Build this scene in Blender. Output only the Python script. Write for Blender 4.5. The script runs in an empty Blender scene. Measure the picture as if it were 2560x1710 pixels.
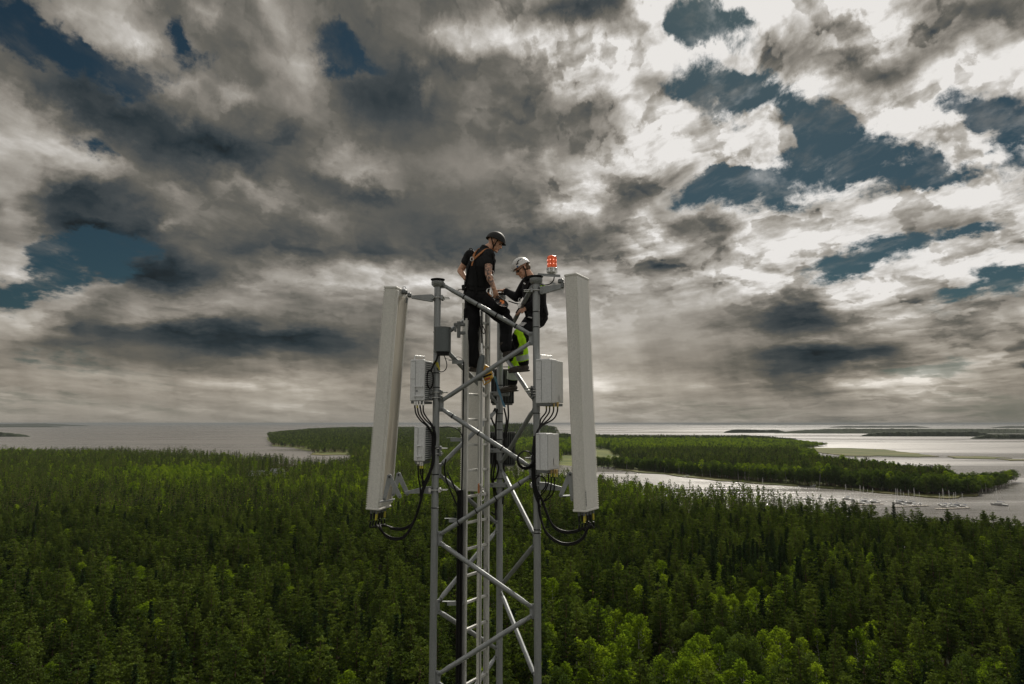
import bpy, bmesh, math, random
from mathutils import Vector, Matrix, noise as mnoise

# ------------------------------------------------------------------ camera, light, sky
SC = bpy.context.scene
COL = SC.collection
PW, PH, FPX = 2560.0, 1710.0, 1707.0        # photograph size, focal length in its pixels
PITCH = math.radians(6.782)                 # camera looks slightly up, horizon below the middle
WATER = -55.0                               # lake surface below the camera (metres)

cam = bpy.data.cameras.new('camera')
camo = bpy.data.objects.new('camera', cam)
COL.objects.link(camo)
cam.sensor_width = 36.0
cam.lens = 36.0 * FPX / PW
cam.clip_start = 0.1
cam.clip_end = 120000.0
camo.location = (0, 0, 0)
camo.rotation_euler = (math.radians(90) + PITCH, 0, 0)
SC.camera = camo
SC.render.resolution_x, SC.render.resolution_y = 1024, 684

SUN_AZ, SUN_EL = math.radians(20), math.radians(40)   # azimuth clockwise from +Y
sun = bpy.data.lights.new('sun', 'SUN')
sun.energy = 4.9
sun.angle = math.radians(6.0)
sun.color = (1.0, 0.93, 0.82)
suno = bpy.data.objects.new('sun', sun)
COL.objects.link(suno)
sd = Vector((math.sin(SUN_AZ) * math.cos(SUN_EL), math.cos(SUN_AZ) * math.cos(SUN_EL), math.sin(SUN_EL)))
suno.rotation_euler = sd.to_track_quat('Z', 'Y').to_euler()

SC.view_settings.view_transform = 'Standard'
SC.view_settings.look = 'None'
SC.view_settings.exposure = 0.1
SC.view_settings.gamma = 1.0
SC.view_settings.use_curve_mapping = False
SC.cycles.use_denoising = True
SC.cycles.max_bounces = 6
SC.cycles.diffuse_bounces = 2
SC.cycles.glossy_bounces = 3
SC.cycles.transmission_bounces = 4
SC.cycles.transparent_max_bounces = 8
SC.cycles.volume_bounces = 0
SC.cycles.sample_clamp_indirect = 4.0
SC.cycles.caustics_reflective = False
SC.cycles.caustics_refractive = False


def raydir(px, py):
    """Unit direction in the world of a point of the photograph."""
    x, y = (px - PW / 2) / FPX, (PH / 2 - py) / FPX
    v = Vector((x, math.cos(PITCH) - y * math.sin(PITCH), math.sin(PITCH) + y * math.cos(PITCH)))
    return v.normalized()


def at(px, py, Y):
    """The point seen at (px, py) that stands Y metres in front of the camera."""
    d = raydir(px, py)
    return d * (Y / d.y)


def ground(px, py, z=WATER):
    """The point seen at (px, py) on the level z."""
    d = raydir(px, py)
    return d * (z / d.z)


class NT:
    """Small helper to write node graphs as expressions."""
    def __init__(self, tree):
        self.t = tree

    def n(self, typ, **kw):
        nd = self.t.nodes.new(typ)
        for k, v in kw.items():
            setattr(nd, k, v)
        return nd

    def link(self, a, b):
        self.t.links.new(a, b)

    def put(self, sock, v):
        if isinstance(v, bpy.types.NodeSocket):
            self.t.links.new(v, sock)
        elif v is not None:
            sock.default_value = v

    def m(self, op, a, b=None, c=None, clamp=False):
        nd = self.n('ShaderNodeMath', operation=op, use_clamp=clamp)
        self.put(nd.inputs[0], a)
        if b is not None: self.put(nd.inputs[1], b)
        if c is not None: self.put(nd.inputs[2], c)
        return nd.outputs[0]

    def v(self, op, a, b=None, c=None, out=0):
        nd = self.n('ShaderNodeVectorMath', operation=op)
        self.put(nd.inputs[0], a)
        if b is not None:
            self.put(nd.inputs['Scale'] if op == 'SCALE' else nd.inputs[1], b)
        if c is not None: self.put(nd.inputs[2], c)
        return nd.outputs[out]

    def xyz(self, x, y, z):
        nd = self.n('ShaderNodeCombineXYZ')
        for i, q in enumerate((x, y, z)): self.put(nd.inputs[i], q)
        return nd.outputs[0]

    def sep(self, v):
        nd = self.n('ShaderNodeSeparateXYZ')
        self.put(nd.inputs[0], v)
        return nd.outputs

    def noise(self, vec, scale=1.0, detail=4.0, rough=0.5, lac=2.0, dist=0.0, out=0, dim='2D', w=None):
        nd = self.n('ShaderNodeTexNoise', noise_dimensions=dim)
        self.put(nd.inputs['Vector'], vec)
        if w is not None: self.put(nd.inputs['W'], w)
        self.put(nd.inputs['Scale'], scale)
        self.put(nd.inputs['Detail'], detail)
        self.put(nd.inputs['Roughness'], rough)
        self.put(nd.inputs['Lacunarity'], lac)
        self.put(nd.inputs['Distortion'], dist)
        return nd.outputs[out]

    def ramp(self, fac, stops, interp='LINEAR'):
        nd = self.n('ShaderNodeValToRGB')
        cr = nd.color_ramp
        cr.interpolation = interp
        while len(cr.elements) < len(stops): cr.elements.new(0.5)
        for e, (p, c) in zip(cr.elements, stops):
            e.position = p
        for e, (p, c) in zip(cr.elements, stops):
            e.color = (c[0], c[1], c[2], 1.0)
        self.put(nd.inputs[0], fac)
        return nd.outputs[0]

    def mix(self, f, a, b, blend='MIX'):
        nd = self.n('ShaderNodeMix', data_type='RGBA', blend_type=blend)
        self.put(nd.inputs[0], f)
        self.put(nd.inputs[6], a)
        self.put(nd.inputs[7], b)
        return nd.outputs[2]

    def smooth(self, v, lo, hi, tlo=0.0, thi=1.0, kind='SMOOTHSTEP'):
        nd = self.n('ShaderNodeMapRange', interpolation_type=kind)
        for i, q in enumerate((v, lo, hi, tlo, thi)): self.put(nd.inputs[i], q)
        return nd.outputs[0]


def lin(*c):
    """sRGB 0..255 to linear."""
    r = []
    for q in c:
        q = q / 255.0
        r.append(q / 12.92 if q <= 0.04045 else ((q + 0.055) / 1.055) ** 2.4)
    return tuple(r)


# -- cloud chart: brightness of the cloud and share of open blue, one row every 66 and one column every 80
#    picture lines, turned below into azimuth and elevation
CH_L = ["5678756676555569877 8ECEECCEE9876",
        "547885555875 5768AABAAEDCDDACEA9AC",
        "543555558955454 56BDCBCEB7767 7ACB",
        "6434567778633555 59CB98 8ACC979CCA",
        "874334456653446 6567 9CCBA89ACCB89",
        "99743323356545665 68ABCDAB88ABCB9",
        "87875445557866777 789 8BDCB999 8ABB",
        "643456657544555 65AA6789 89CDCCCDC"]
CH_L = [
 "56787566" + "76555569" + "8556EAEE" + "CAEE9876",
 "54788655" + "7644568A" + "AB9AEDCD" + "DACEA9AC",
 "54355555" + "78554445" + "6BDCBCEB" + "77677ACB",
 "64345666" + "67533555" + "59CB988A" + "CC979CCA",
 "87433445" + "66534466" + "5679CCBA" + "89ACCB89",
 "99743323" + "35654566" + "568ABCDA" + "B88ABCB9",
 "87875445" + "55786677" + "77898BDC" + "B9998AB9",
 "64345665" + "75445556" + "5AA67898" + "9CDCCCDC",
 "64233565" + "45654455" + "565695 59".replace(" ", "") + "C99A878A",
 "77433454" + "64545445" + "4558C86B" + "DCBABCBB",
 "86632246" + "7789A986" + "88886ABB" + "BAACCBC9",
 "67656776" + "76777888" + "8999A9A8" + "56ABBA88",
 "86444322" + "44456788" + "89998755" + "44589787",
 "55554433" + "44456788" + "99998887" + "44456898",
 "77777788" + "89877889" + "9AA98876" + "44789986",
 "77777777" + "88777899" + "99988777" + "77777665"]
CH_B = [
 "53000000" + "00000000" + "00000410" + "00000000",
 "89410300" + "02420000" + "00000663" + "00000000",
 "12887530" + "00430000" + "00002322" + "00000000",
 "00036211" + "00000000" + "00002798" + "56100003",
 "22100000" + "00000000" + "00000145" + "88521556",
 "00320000" + "00000000" + "00000003" + "48774148",
 "00000000" + "00000000" + "00000002" + "58787437",
 "01000000" + "00000000" + "00001267" + "73001100",
 "00000000" + "00000000" + "00000000" + "00000000",
 "36885000" + "00000000" + "00000000" + "01365432",
 "47531000" + "00000000" + "00000000" + "14320016",
 "30000000" + "00000000" + "00000000" + "00000210",
 "00000000" + "00000000" + "00000000" + "00000000",
 "22210000" + "00000000" + "00000000" + "00000110",
 "22222210" + "00000000" + "00000000" + "00022210",
 "33332211" + "11111111" + "11122222" + "22223334"]


# shapes finer than the chart: (x, y, half-length, half-width, slope in degrees, brightness steps, blue steps)
FEAT = [
 (1610, 30, 50, 50, 0, 3, 0), (1430, 20, 150, 32, 0, -4, 0), (1985, 30, 36, 45, -20, -5, 0), (2140, 165, 170, 40, 22, -4, 0), (2165, 195, 60, 26, 25, -2, 0),
 (2010, 120, 70, 30, 5, -3, 0), (2440, 15, 150, 30, 8, -4, 0), (2200, 70, 110, 45, 0, 2, 0), (2330, 110, 60, 36, 20, -2, 0), (1720, 60, 85, 32, 8, 0, 9), (1830, 45, 65, 26, -10, 0, 9),
 (1900, 235, 180, 42, 28, 0, 8), (2090, 360, 150, 50, 10, 0, 8), (1850, 460, 130, 36, -12, 0, 8), (2470, 300, 120, 36, 12, 0, 9), (2250, 425, 180, 24, 0, 0, 7), (2150, 250, 70, 30, 30, 1, -6),
 (2300, 215, 200, 28, -18, 3, -6), (1905, 310, 52, 52, 15, 2, -9), (1945, 350, 46, 40, 25, 1, -8), (2365, 350, 115, 34, 26, 2, -10), (2180, 385, 50, 10, -25, 0, -5), (2480, 345, 30, 12, -10, 0, -5),
 (1660, 330, 150, 85, 22, 2, -3), (1700, 285, 110, 14, 26, 3, -3), (1800, 385, 130, 34, 20, 2, -6), (1640, 300, 60, 22, 30, -3, 0), (1480, 290, 90, 45, 25, -2, 0), (1310, 330, 90, 110, 0, -1.5, 0),
 (1440, 170, 150, 52, 32, 3, 0), (1330, 110, 60, 40, 0, 2, 0), (1560, 210, 90, 24, 40, 2, 0), (1560, 485, 95, 34, 12, -4, 0), (1720, 565, 130, 40, 12, -5, 0), (1835, 590, 50, 26, 10, -3, 0),
 (1612, 560, 26, 50, 20, 5, 0), (1640, 612, 110, 18, -18, 4, 0), (1475, 475, 55, 34, 0, 5, 0), (1400, 590, 160, 30, 0, -2, 0), (1860, 520, 60, 22, 25, 3, 0), (1890, 610, 160, 24, 8, 3, 0),
 (2200, 500, 300, 26, -10, 2, -3), (2330, 548, 150, 15, -8, -4, 0), (2060, 570, 120, 18, 0, -3, 0), (2230, 620, 190, 13, -15, 0, 9), (2470, 572, 110, 13, -13, 0, 9), (2110, 672, 70, 9, -12, 0, 7),
 (2510, 680, 60, 32, -10, 0, 10), (2370, 742, 130, 8, -9, 0, 8), (2300, 655, 190, 24, -16, 2, -4), (2240, 730, 200, 16, -6, 1, -2), (2420, 765, 150, 18, -4, -3, 0), (2540, 775, 40, 18, 5, -3, 0),
 (1985, 765, 110, 30, -3, -4, 0), (2010, 805, 190, 34, 2, -5, 0), (1760, 700, 60, 22, 20, -3, 0), (2085, 745, 32, 22, 30, 4, 0), (1900, 720, 80, 16, -10, 3, 0), (1880, 848, 190, 16, 3, 3, 0),
 (2060, 855, 90, 8, -5, 3, 0), (1950, 902, 320, 40, -3, -5, 0), (2140, 890, 120, 20, -8, -4, 0), (2280, 850, 140, 12, -8, -5, 0), (2350, 820, 60, 9, 15, -3, 0), (2450, 828, 110, 10, -2, -4, 0),
 (2200, 965, 190, 12, 0, 3, 0), (2330, 950, 60, 9, -10, 2, 0), (2400, 985, 120, 9, -5, 2, 0), (2480, 880, 90, 14, 0, 2, 0), (2390, 902, 50, 8, 0, 0, 6), (2350, 930, 110, 7, -3, 0, 6), (2480, 1010, 160, 26, 0, -1, 3),
 (2100, 1010, 60, 14, 5, -2, 0), (1570, 955, 130, 8, 4, 3, 0), (1720, 957, 60, 7, 8, 3, 0), (1480, 965, 60, 8, 0, 3, 0), (1560, 760, 110, 90, 0, 1, 0), (1650, 860, 60, 50, 0, -2, 0), (1700, 650, 80, 20, 15, -2, 0),
 (55, 75, 85, 38, 25, 0, 9), (190, 130, 120, 26, 27, 0, 9), (330, 195, 120, 26, 15, 0, 9), (440, 100, 52, 14, 40, 0, 4), (225, 55, 130, 34, 28, 3, -6), (340, 95, 60, 20, 35, 2, -4), (520, 28, 30, 26, 40, 4, 0),
 (110, 175, 100, 26, 25, -1, 0), (160, 240, 180, 36, 25, -3, 0), (430, 330, 240, 42, 20, -4, 0), (600, 385, 120, 26, 18, -3, 0), (470, 225, 60, 14, 20, 4, 0), (590, 232, 50, 10, 10, 4, 0), (440, 265, 50, 14, 30, 2, 0),
 (60, 340, 110, 40, 12, 3, 0), (200, 400, 110, 24, 15, 3, 0), (220, 330, 40, 16, 25, 3, 0), (230, 372, 70, 9, 28, 0, 4), (75, 300, 60, 8, 15, 0, 5), (30, 270, 60, 16, 10, 2, 0),
 (200, 500, 130, 28, -3, -4, 0), (250, 575, 190, 24, 3, -5, 0), (430, 571, 34, 10, -5, 6, 0), (470, 548, 26, 9, -20, 4, 0), (610, 470, 90, 14, 14, 3, 0), (420, 470, 60, 10, 8, 2, 0), (60, 545, 80, 24, 0, 2, 0), (35, 515, 40, 10, 25, 3, 0),
 (195, 640, 105, 32, 0, 0, 10), (40, 735, 70, 20, -8, 0, 10), (140, 700, 70, 14, 5, 0, 6), (45, 640, 60, 24, 8, 3, -7), (25, 690, 40, 18, 20, 4, -8), (385, 690, 120, 34, 5, -5, 0), (270, 700, 60, 10, 5, -3, 0), (560, 680, 90, 24, 0, -3, 0), (540, 620, 110, 20, 10, -2, 0),
 (220, 728, 90, 16, -12, 5, 0), (60, 800, 95, 26, 5, 4, 0), (130, 765, 60, 10, -30, 3, 0), (440, 775, 170, 14, 7, 5, 0), (310, 790, 130, 9, 4, 4, 0), (620, 722, 60, 16, -5, 4, 0), (560, 755, 60, 10, 5, 3, 0),
 (510, 838, 330, 22, 3, -6, 0), (780, 848, 240, 18, 4, -5, 0), (160, 800, 60, 14, 30, -4, 0), (110, 862, 170, 12, 2, -3, 0), (620, 870, 260, 10, 2, -2, 0), (130, 900, 130, 6, 0, 1, 4), (640, 900, 170, 10, 0, 2, 0), (240, 930, 200, 5, 2, 2, 0), (430, 945, 160, 4, 3, -1, 2),
 (600, 958, 170, 7, 1, 4, 0), (420, 922, 40, 6, 0, -3, 0), (60, 985, 90, 12, 0, 2, 0), (200, 1012, 60, 10, 0, 2, 0), (290, 1020, 40, 10, 0, 2, 0), (490, 1022, 34, 14, 0, 3, 0), (350, 1035, 50, 6, 0, 2, 0), (620, 1035, 40, 7, 0, 2, 0), (740, 1020, 100, 40, 0, 1, 0),
 (1790, 140, 120, 22, 4, 2, -8), (1640, 120, 40, 60, 0, 3, -6), (1560, 130, 60, 40, 0, 2, 0), (2060, 215, 60, 20, 20, 1, -5), (2020, 250, 30, 20, 0, 1, -4), (2250, 330, 60, 20, 10, 1, -4),
 (960, 240, 120, 80, 0, -2.5, 0), (900, 430, 120, 22, 25, 3, 0), (1030, 400, 200, 60, 20, 0.5, 0), (870, 475, 170, 20, 12, -3, 0), (1120, 460, 120, 24, 0, -1.5, 0), (680, 415, 34, 26, 0, 2, 0), (700, 345, 60, 16, 30, -2, 0), (760, 175, 50, 50, 30, 1, 0),
 (690, 60, 60, 30, 45, 2, 0), (860, 70, 70, 12, 50, -1, 4.5), (875, 150, 18, 40, 0, -1.5, 3.5), (830, 190, 40, 10, 0, -1.5, 3), (1035, 245, 30, 8, 35, 5, 0), (1060, 225, 26, 7, 50, 3, 0), (1130, 105, 60, 26, 20, 4, 0), (1250, 50, 40, 40, 0, 3, 0), (1040, 155, 50, 8, 35, 3, 0),
 (900, 706, 260, 20, 4, 3, 0), (1150, 700, 150, 24, 0, 2, 0), (950, 640, 260, 32, 4, -3, 0), (1180, 590, 160, 26, 5, -2, 0), (690, 612, 110, 24, 14, -3, 0), (800, 550, 40, 14, 20, 3, 0), (950, 770, 160, 16, 0, -1, 0), (1030, 795, 60, 12, 0, 3, 0), (690, 890, 90, 14, 0, 1, 0),
 (900, 900, 120, 60, 0, -1, 0), (1040, 955, 60, 7, 0, 2, 0), (1300, 400, 24, 10, 15, 5, 0), (1370, 390, 40, 14, 25, 3, 0)]


def chart(which, px, py):
    rows = CH_L if which == 0 else CH_B
    gx, gy = px / 80.0 - 0.5, py / 66.0 - 0.5
    gx, gy = min(max(gx, 0), 31), min(max(gy, 0), 15)
    i, j = min(int(gx), 30), min(int(gy), 14)
    fx, fy = gx - i, gy - j
    def g(a, b):
        q = lambda c, e: int(rows[min(max(e, 0), 15)][min(max(c, 0), 31)], 16)
        return q(a, b)
    v = (g(i, j) * (1 - fx) + g(i + 1, j) * fx) * (1 - fy) + (g(i, j + 1) * (1 - fx) + g(i + 1, j + 1) * fx) * fy
    v *= 1.0 if which == 0 else 0.80
    for cx, cy, rx, ry, an, dl, db in FEAT:
        dv = (dl, db)[which]
        if dv == 0 or abs(px - cx) > rx * 2 + ry * 2 or abs(py - cy) > rx * 2 + ry * 2: continue
        c, s_ = math.cos(math.radians(an)), math.sin(math.radians(an))
        ux, uy = ((px - cx) * c + (py - cy) * s_) / rx, (-(px - cx) * s_ + (py - cy) * c) / ry
        v += dv * ((0.66 if dv > 0 else 0.50) if which == 0 else 0.85) * math.exp(-1.1 * (ux * ux + uy * uy) ** 1.3)
    return v


def blob(N, az, el, a, e, ra, re):
    x = N.m('DIVIDE', N.m('SUBTRACT', az, math.radians(a)), math.radians(ra))
    y = N.m('DIVIDE', N.m('SUBTRACT', el, math.radians(e)), math.radians(re))
    r = N.m('SQRT', N.m('ADD', N.m('MULTIPLY', x, x), N.m('MULTIPLY', y, y)))
    return N.smooth(r, 0.3, 1.2, 1.0, 0.0)


def make_sky():
    world = bpy.data.worlds.new('World')
    SC.world = world
    world.use_nodes = True
    T = world.node_tree
    T.nodes.clear()
    N = NT(T)
    d = N.n('ShaderNodeTexCoord').outputs['Generated']
    dx, dy, dz = N.sep(d)
    az = N.m('ARCTAN2', dx, dy)
    el = N.m('ARCSINE', dz)
    elc = N.m('MAXIMUM', el, 0.0)
    # cloud coordinates: banks get flatter and smaller towards the horizon
    lnel = N.m('MULTIPLY', N.m('LOGARITHM', N.m('ADD', elc, 0.11), math.e), 0.58)
    mixc = N.xyz(az, lnel, 0.0)
    # ragged displacement of the chart
    w1 = N.noise(mixc, 5.0, 3.0, 0.5, out=1)
    w2 = N.noise(N.v('ADD', mixc, (3.1, 1.7, 0.4)), 17.0, 7.0, 0.62, out=1)
    flat = N.smooth(elc, 0.0, 0.35, 0.25, 1.0)          # flatter shapes near the horizon
    o1 = N.v('SUBTRACT', w1, (0.5, 0.5, 0.5))
    o2 = N.v('SUBTRACT', w2, (0.5, 0.5, 0.5))
    off = N.v('ADD', N.v('SCALE', o1, 0.025), N.v('SCALE', o2, 0.060))
    ox, oy, _ = N.sep(off)
    u = N.m('ADD', az, ox)
    v = N.m('ADD', el, N.m('MULTIPLY', oy, flat))
    AZ0, AZ1, NR = math.radians(-39), math.radians(39), 18
    EL1 = math.radians(34)
    NR, NS, NP = 44, 31, 3
    vv = N.smooth(v, 0.0, EL1, 0.0, 1.0, 'LINEAR')
    vv = N.m('MULTIPLY', N.m('POWER', vv, 0.75), NR - 1.0)      # rows closer together near the horizon
    uus = [N.smooth(u, AZ0 + (AZ1 - AZ0) * k / NP, AZ0 + (AZ1 - AZ0) * (k + 1) / NP, 0.0, 1.0, 'LINEAR') for k in range(NP)]
    sel = [N.m('GREATER_THAN', u, AZ0 + (AZ1 - AZ0) * k / NP) for k in (1, 2)]
    acc = None
    for j in range(NR):
        e = EL1 * (j / (NR - 1)) ** (1 / 0.75)
        # one row of the chart, kept in a small group of its own
        gt = bpy.data.node_groups.new('cloud_row', 'ShaderNodeTree')
        for nm in ('a', 'b', 'c', 'past_b', 'past_c', 'row'): gt.interface.new_socket(nm, in_out='INPUT', socket_type='NodeSocketFloat')
        gt.interface.new_socket('below', in_out='INPUT', socket_type='NodeSocketVector')
        gt.interface.new_socket('sum', in_out='OUTPUT', socket_type='NodeSocketVector')
        Q = NT(gt)
        gi, go = Q.n('NodeGroupInput'), Q.n('NodeGroupOutput')
        w = Q.m('SUBTRACT', 1.0, Q.m('ABSOLUTE', Q.m('SUBTRACT', gi.outputs['row'], float(j))), clamp=True)
        part = None
        for k in range(NP):
            stops = []
            for i in range(NS):
                a = AZ0 + (AZ1 - AZ0) * (k + i / (NS - 1)) / NP
                dd = Vector((math.sin(a) * math.cos(e), math.cos(a) * math.cos(e), math.sin(e)))
                fw = dd.y * math.cos(PITCH) + dd.z * math.sin(PITCH)
                up = -dd.y * math.sin(PITCH) + dd.z * math.cos(PITCH)
                px, py = PW / 2 + FPX * dd.x / fw, PH / 2 - FPX * up / fw
                stops.append((i / (NS - 1), (min(max(chart(0, px, py) / 15.0, 0), 1), min(max(chart(1, px, py) / 9.0, 0), 0.74), 0.0)))
            rp = Q.ramp(gi.outputs['abc'[k]], stops, 'CARDINAL')
            part = rp if part is None else Q.mix(gi.outputs[('', 'past_b', 'past_c')[k]], part, rp)
        Q.link(Q.v('MULTIPLY_ADD', part, Q.xyz(w, w, w), gi.outputs['below']), go.inputs[0])
        gn = N.n('ShaderNodeGroup')
        gn.node_tree = gt
        for nm, so in zip(('a', 'b', 'c', 'past_b', 'past_c', 'row'), uus + sel + [vv]): N.link(so, gn.inputs[nm])
        if acc is not None: N.link(acc, gn.inputs['below'])
        acc = gn.outputs[0]
    # all around, where the chart ends, the same broken deck goes on
    gen = N.noise(mixc, 2.2, 5.0, 0.55)
    # the cloud is brightest round the hidden sun
    ds = N.v('DOT_PRODUCT', d, (math.sin(SUN_AZ) * math.cos(SUN_EL + 0.1), math.cos(SUN_AZ) * math.cos(SUN_EL + 0.1), math.sin(SUN_EL + 0.1)), out=1)
    genL = N.m('ADD', N.smooth(gen, 0.25, 0.75, 0.55, 0.95), N.smooth(ds, 0.55, 1.0, 0.0, 0.45))
    genc = N.xyz(genL, N.smooth(gen, 0.55, 0.35, 0.0, 0.75), 0.0)
    inside = N.m('MULTIPLY', N.smooth(N.m('ABSOLUTE', az), math.radians(38), math.radians(48), 1.0, 0.0),
                 N.smooth(el, math.radians(33), math.radians(40), 1.0, 0.0))
    mx = N.mix(inside, genc, acc)
    L, B, _ = N.sep(mx)
    # billows: relief of a noise lit from the sun's side
    sdir = Vector((math.sin(SUN_AZ), math.cos(SUN_AZ), 0))
    def fb(vec, s, det, r):
        return N.noise(vec, s, det, r)
    # banks sweep down to the right on the left side and up to the right on the right side
    sweep = N.m('ADD', lnel, N.m('SUBTRACT', N.m('MULTIPLY', az, 0.06), N.m('MULTIPLY', N.m('SQRT', N.m('MULTIPLY_ADD', az, az, 0.02)), 0.30)))
    base = N.v('ADD', N.xyz(N.m('MULTIPLY', az, 0.55), sweep, 0.0), N.v('SCALE', o1, 0.05))
    iso = N.v('ADD', mixc, N.v('SCALE', o1, 0.05))
    def billow(vec):
        vn = N.n('ShaderNodeTexVoronoi', feature='SMOOTH_F1', voronoi_dimensions='2D')
        N.put(vn.inputs['Vector'], vec)
        vn.inputs['Scale'].default_value = 15.0
        vn.inputs['Detail'].default_value = 2.0
        vn.inputs['Roughness'].default_value = 0.6
        vn.inputs['Lacunarity'].default_value = 2.1
        vn.inputs['Smoothness'].default_value = 0.35
        vn.normalize = True
        return N.m('SUBTRACT', 0.45, vn.outputs['Distance'])
    wb = N.v('ADD', iso, N.v('SCALE', o2, 0.05))
    bil = billow(wb)
    bil2 = billow(N.v('ADD', wb, (0.004, 0.014, 0.0)))
    n1 = N.m('ADD', fb(base, 9.0, 8.0, 0.60), N.m('MULTIPLY', bil, 0.30))
    n2 = N.m('ADD', fb(N.v('ADD', base, (0.008, 0.03, 0.0)), 9.0, 4.0, 0.58), N.m('MULTIPLY', bil2, 0.42))
    relief = N.m('SUBTRACT', n1, n2)
    fine = N.m('SUBTRACT', N.noise(iso, 38.0, 6.0, 0.65), 0.5)
    amp = N.smooth(L, 0.25, 0.80, 0.40, 1.5)
    amp = N.m('MULTIPLY', amp, N.smooth(az, math.radians(-14), math.radians(10), 0.46, 1.0))
    # rain shafts blur the cloud base into veils
    veil = N.m('MAXIMUM', blob(N, az, el, -7, 20, 9, 6), blob(N, az, el, 12, 6, 12, 6))
    veil = N.m('MAXIMUM', veil, blob(N, az, el, 2, 3, 9, 6))
    amp = N.m('MULTIPLY', amp, N.m('MULTIPLY_ADD', veil, -0.8, 1.0))
    lowel = N.smooth(elc, 0.02, 0.22, 0.75, 1.05)
    amp = N.m('MULTIPLY', amp, lowel)
    n3 = N.m('ADD', N.noise(iso, 13.0, 5.0, 0.55), N.m('MULTIPLY', bil, 0.55))
    puff = N.m('SUBTRACT', N.smooth(n3, 0.50, 0.57), 0.5)
    L2 = N.m('ADD', N.m('ADD', N.m('ADD', L, N.smooth(elc, 0.0, 0.35, 0.085, 0.045)), N.m('MULTIPLY', N.m('SUBTRACT', N.noise(N.xyz(N.m('MULTIPLY_ADD', elc, 0.25, az), N.m('MULTIPLY', elc, 0.05), 0.0), 26.0, 3.0, 0.5), 0.5), N.smooth(elc, 0.08, 0.30, 0.16, 0.0))), N.m('MULTIPLY', N.m('MULTIPLY', relief, 1.0), amp))
    L2 = N.m('ADD', L2, N.m('MULTIPLY', N.m('MULTIPLY', N.m('SUBTRACT', n1, 0.5), 0.38), amp))
    L2 = N.m('ADD', L2, N.m('MULTIPLY', N.m('MULTIPLY', fine, 0.14), amp))
    L2 = N.m('ADD', L2, N.m('MULTIPLY', N.m('MULTIPLY', puff, 0.13), amp))
    # blue share with torn edges; clouds brighten where they thin out towards the blue
    bn = N.m('ADD', B, N.m('MULTIPLY', N.m('SUBTRACT', 0.5, n1), 1.7))
    bn = N.m('ADD', bn, N.m('MULTIPLY', fine, -0.85))
    open_ = N.smooth(bn, 0.08, 0.56)
    open_ = N.m('MULTIPLY', N.m('MULTIPLY', open_, N.smooth(B, 0.04, 0.22)), N.smooth(elc, 0.03, 0.14, 0.35, 1.0))
    L2 = N.m('ADD', L2, N.m('MULTIPLY', N.smooth(bn, 0.0, 0.30), N.m('MULTIPLY', L, 0.10)))
    cl = N.ramp(L2, [(0.0, lin(26, 31, 33)), (0.13, lin(44, 53, 58)), (0.27, lin(67, 72, 74)), (0.40, lin(97, 95, 89)),
                     (0.53, lin(133, 128, 120)), (0.68, lin(163, 158, 150)), (0.84, lin(194, 190, 184)), (1.0, lin(226, 223, 219))])
    sky = N.n('ShaderNodeTexSky', sky_type='NISHITA')
    sky.sun_disc = False
    sky.sun_elevation = SUN_EL
    sky.sun_rotation = SUN_AZ
    sky.altitude = 60
    sky.air_density = 1.0
    sky.dust_density = 0.5
    blue = N.v('MULTIPLY', sky.outputs[0], (0.080, 0.116, 0.112))      # deep teal of the graded photograph
    open_ = N.m('MULTIPLY', open_, N.smooth(N.noise(base, 22.0, 5.0, 0.6), 0.45, 0.75, 1.0, 0.72))
    cs = N.v('SCALE', cl, 10.0)
    # low light is creamier
    warm = N.smooth(elc, 0.02, 0.2, 1.0, 0.0)
    cs = N.mix(N.m('MULTIPLY', warm, 0.8), cs, N.v('MULTIPLY', cs, (1.05, 1.0, 0.91)))
    tot = N.mix(open_, cs, blue)
    # hazy band over the horizon
    hz = N.smooth(elc, 0.0, 0.06, 0.40, 0.0)
    tot = N.mix(hz, tot, tuple(q * 10 for q in lin(132, 129, 121)) + (1,))
    bg = N.n('ShaderNodeBackground')
    N.put(bg.inputs[0], tot)
    bg.inputs[1].default_value = 0.1
    out = N.n('ShaderNodeOutputWorld')
    N.link(bg.outputs[0], out.inputs[0])
    world.cycles.sampling_method = 'MANUAL'
    world.cycles.sample_map_resolution = 512


make_sky()

# ------------------------------------------------------------------ tagging, meshes, materials
def tag(o, label=None, cat=None, group=None, kind=None):
    if label: o['label'] = label
    if cat: o['category'] = cat
    if group: o['group'] = group
    if kind: o['kind'] = kind
    return o


def link(o, parent=None):
    COL.objects.link(o)
    if parent is not None: o.parent = parent
    return o


def empty(name, loc, label=None, cat=None, group=None):
    o = bpy.data.objects.new(name, None)
    o.empty_display_size = 0.1
    o.location = loc
    link(o)
    return tag(o, label, cat, group)


def mesh_obj(name, verts, faces, mat, parent=None, smooth=False):
    me = bpy.data.meshes.new(name)
    me.from_pydata([tuple(v) for v in verts], [], faces)
    me.update()
    if mat is not None:
        for m in (mat if isinstance(mat, (list, tuple)) else [mat]): me.materials.append(m)
    if smooth: me.polygons.foreach_set('use_smooth', [True] * len(me.polygons))
    return link(bpy.data.objects.new(name, me), parent)


def new_mat(name):
    m = bpy.data.materials.new(name)
    m.use_nodes = True
    m.node_tree.nodes.clear()
    return m, NT(m.node_tree)


def finish(N, shader, disp=None):
    out = N.n('ShaderNodeOutputMaterial')
    N.link(shader, out.inputs['Surface'])
    if disp is not None: N.link(disp, out.inputs['Displacement'])


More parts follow.
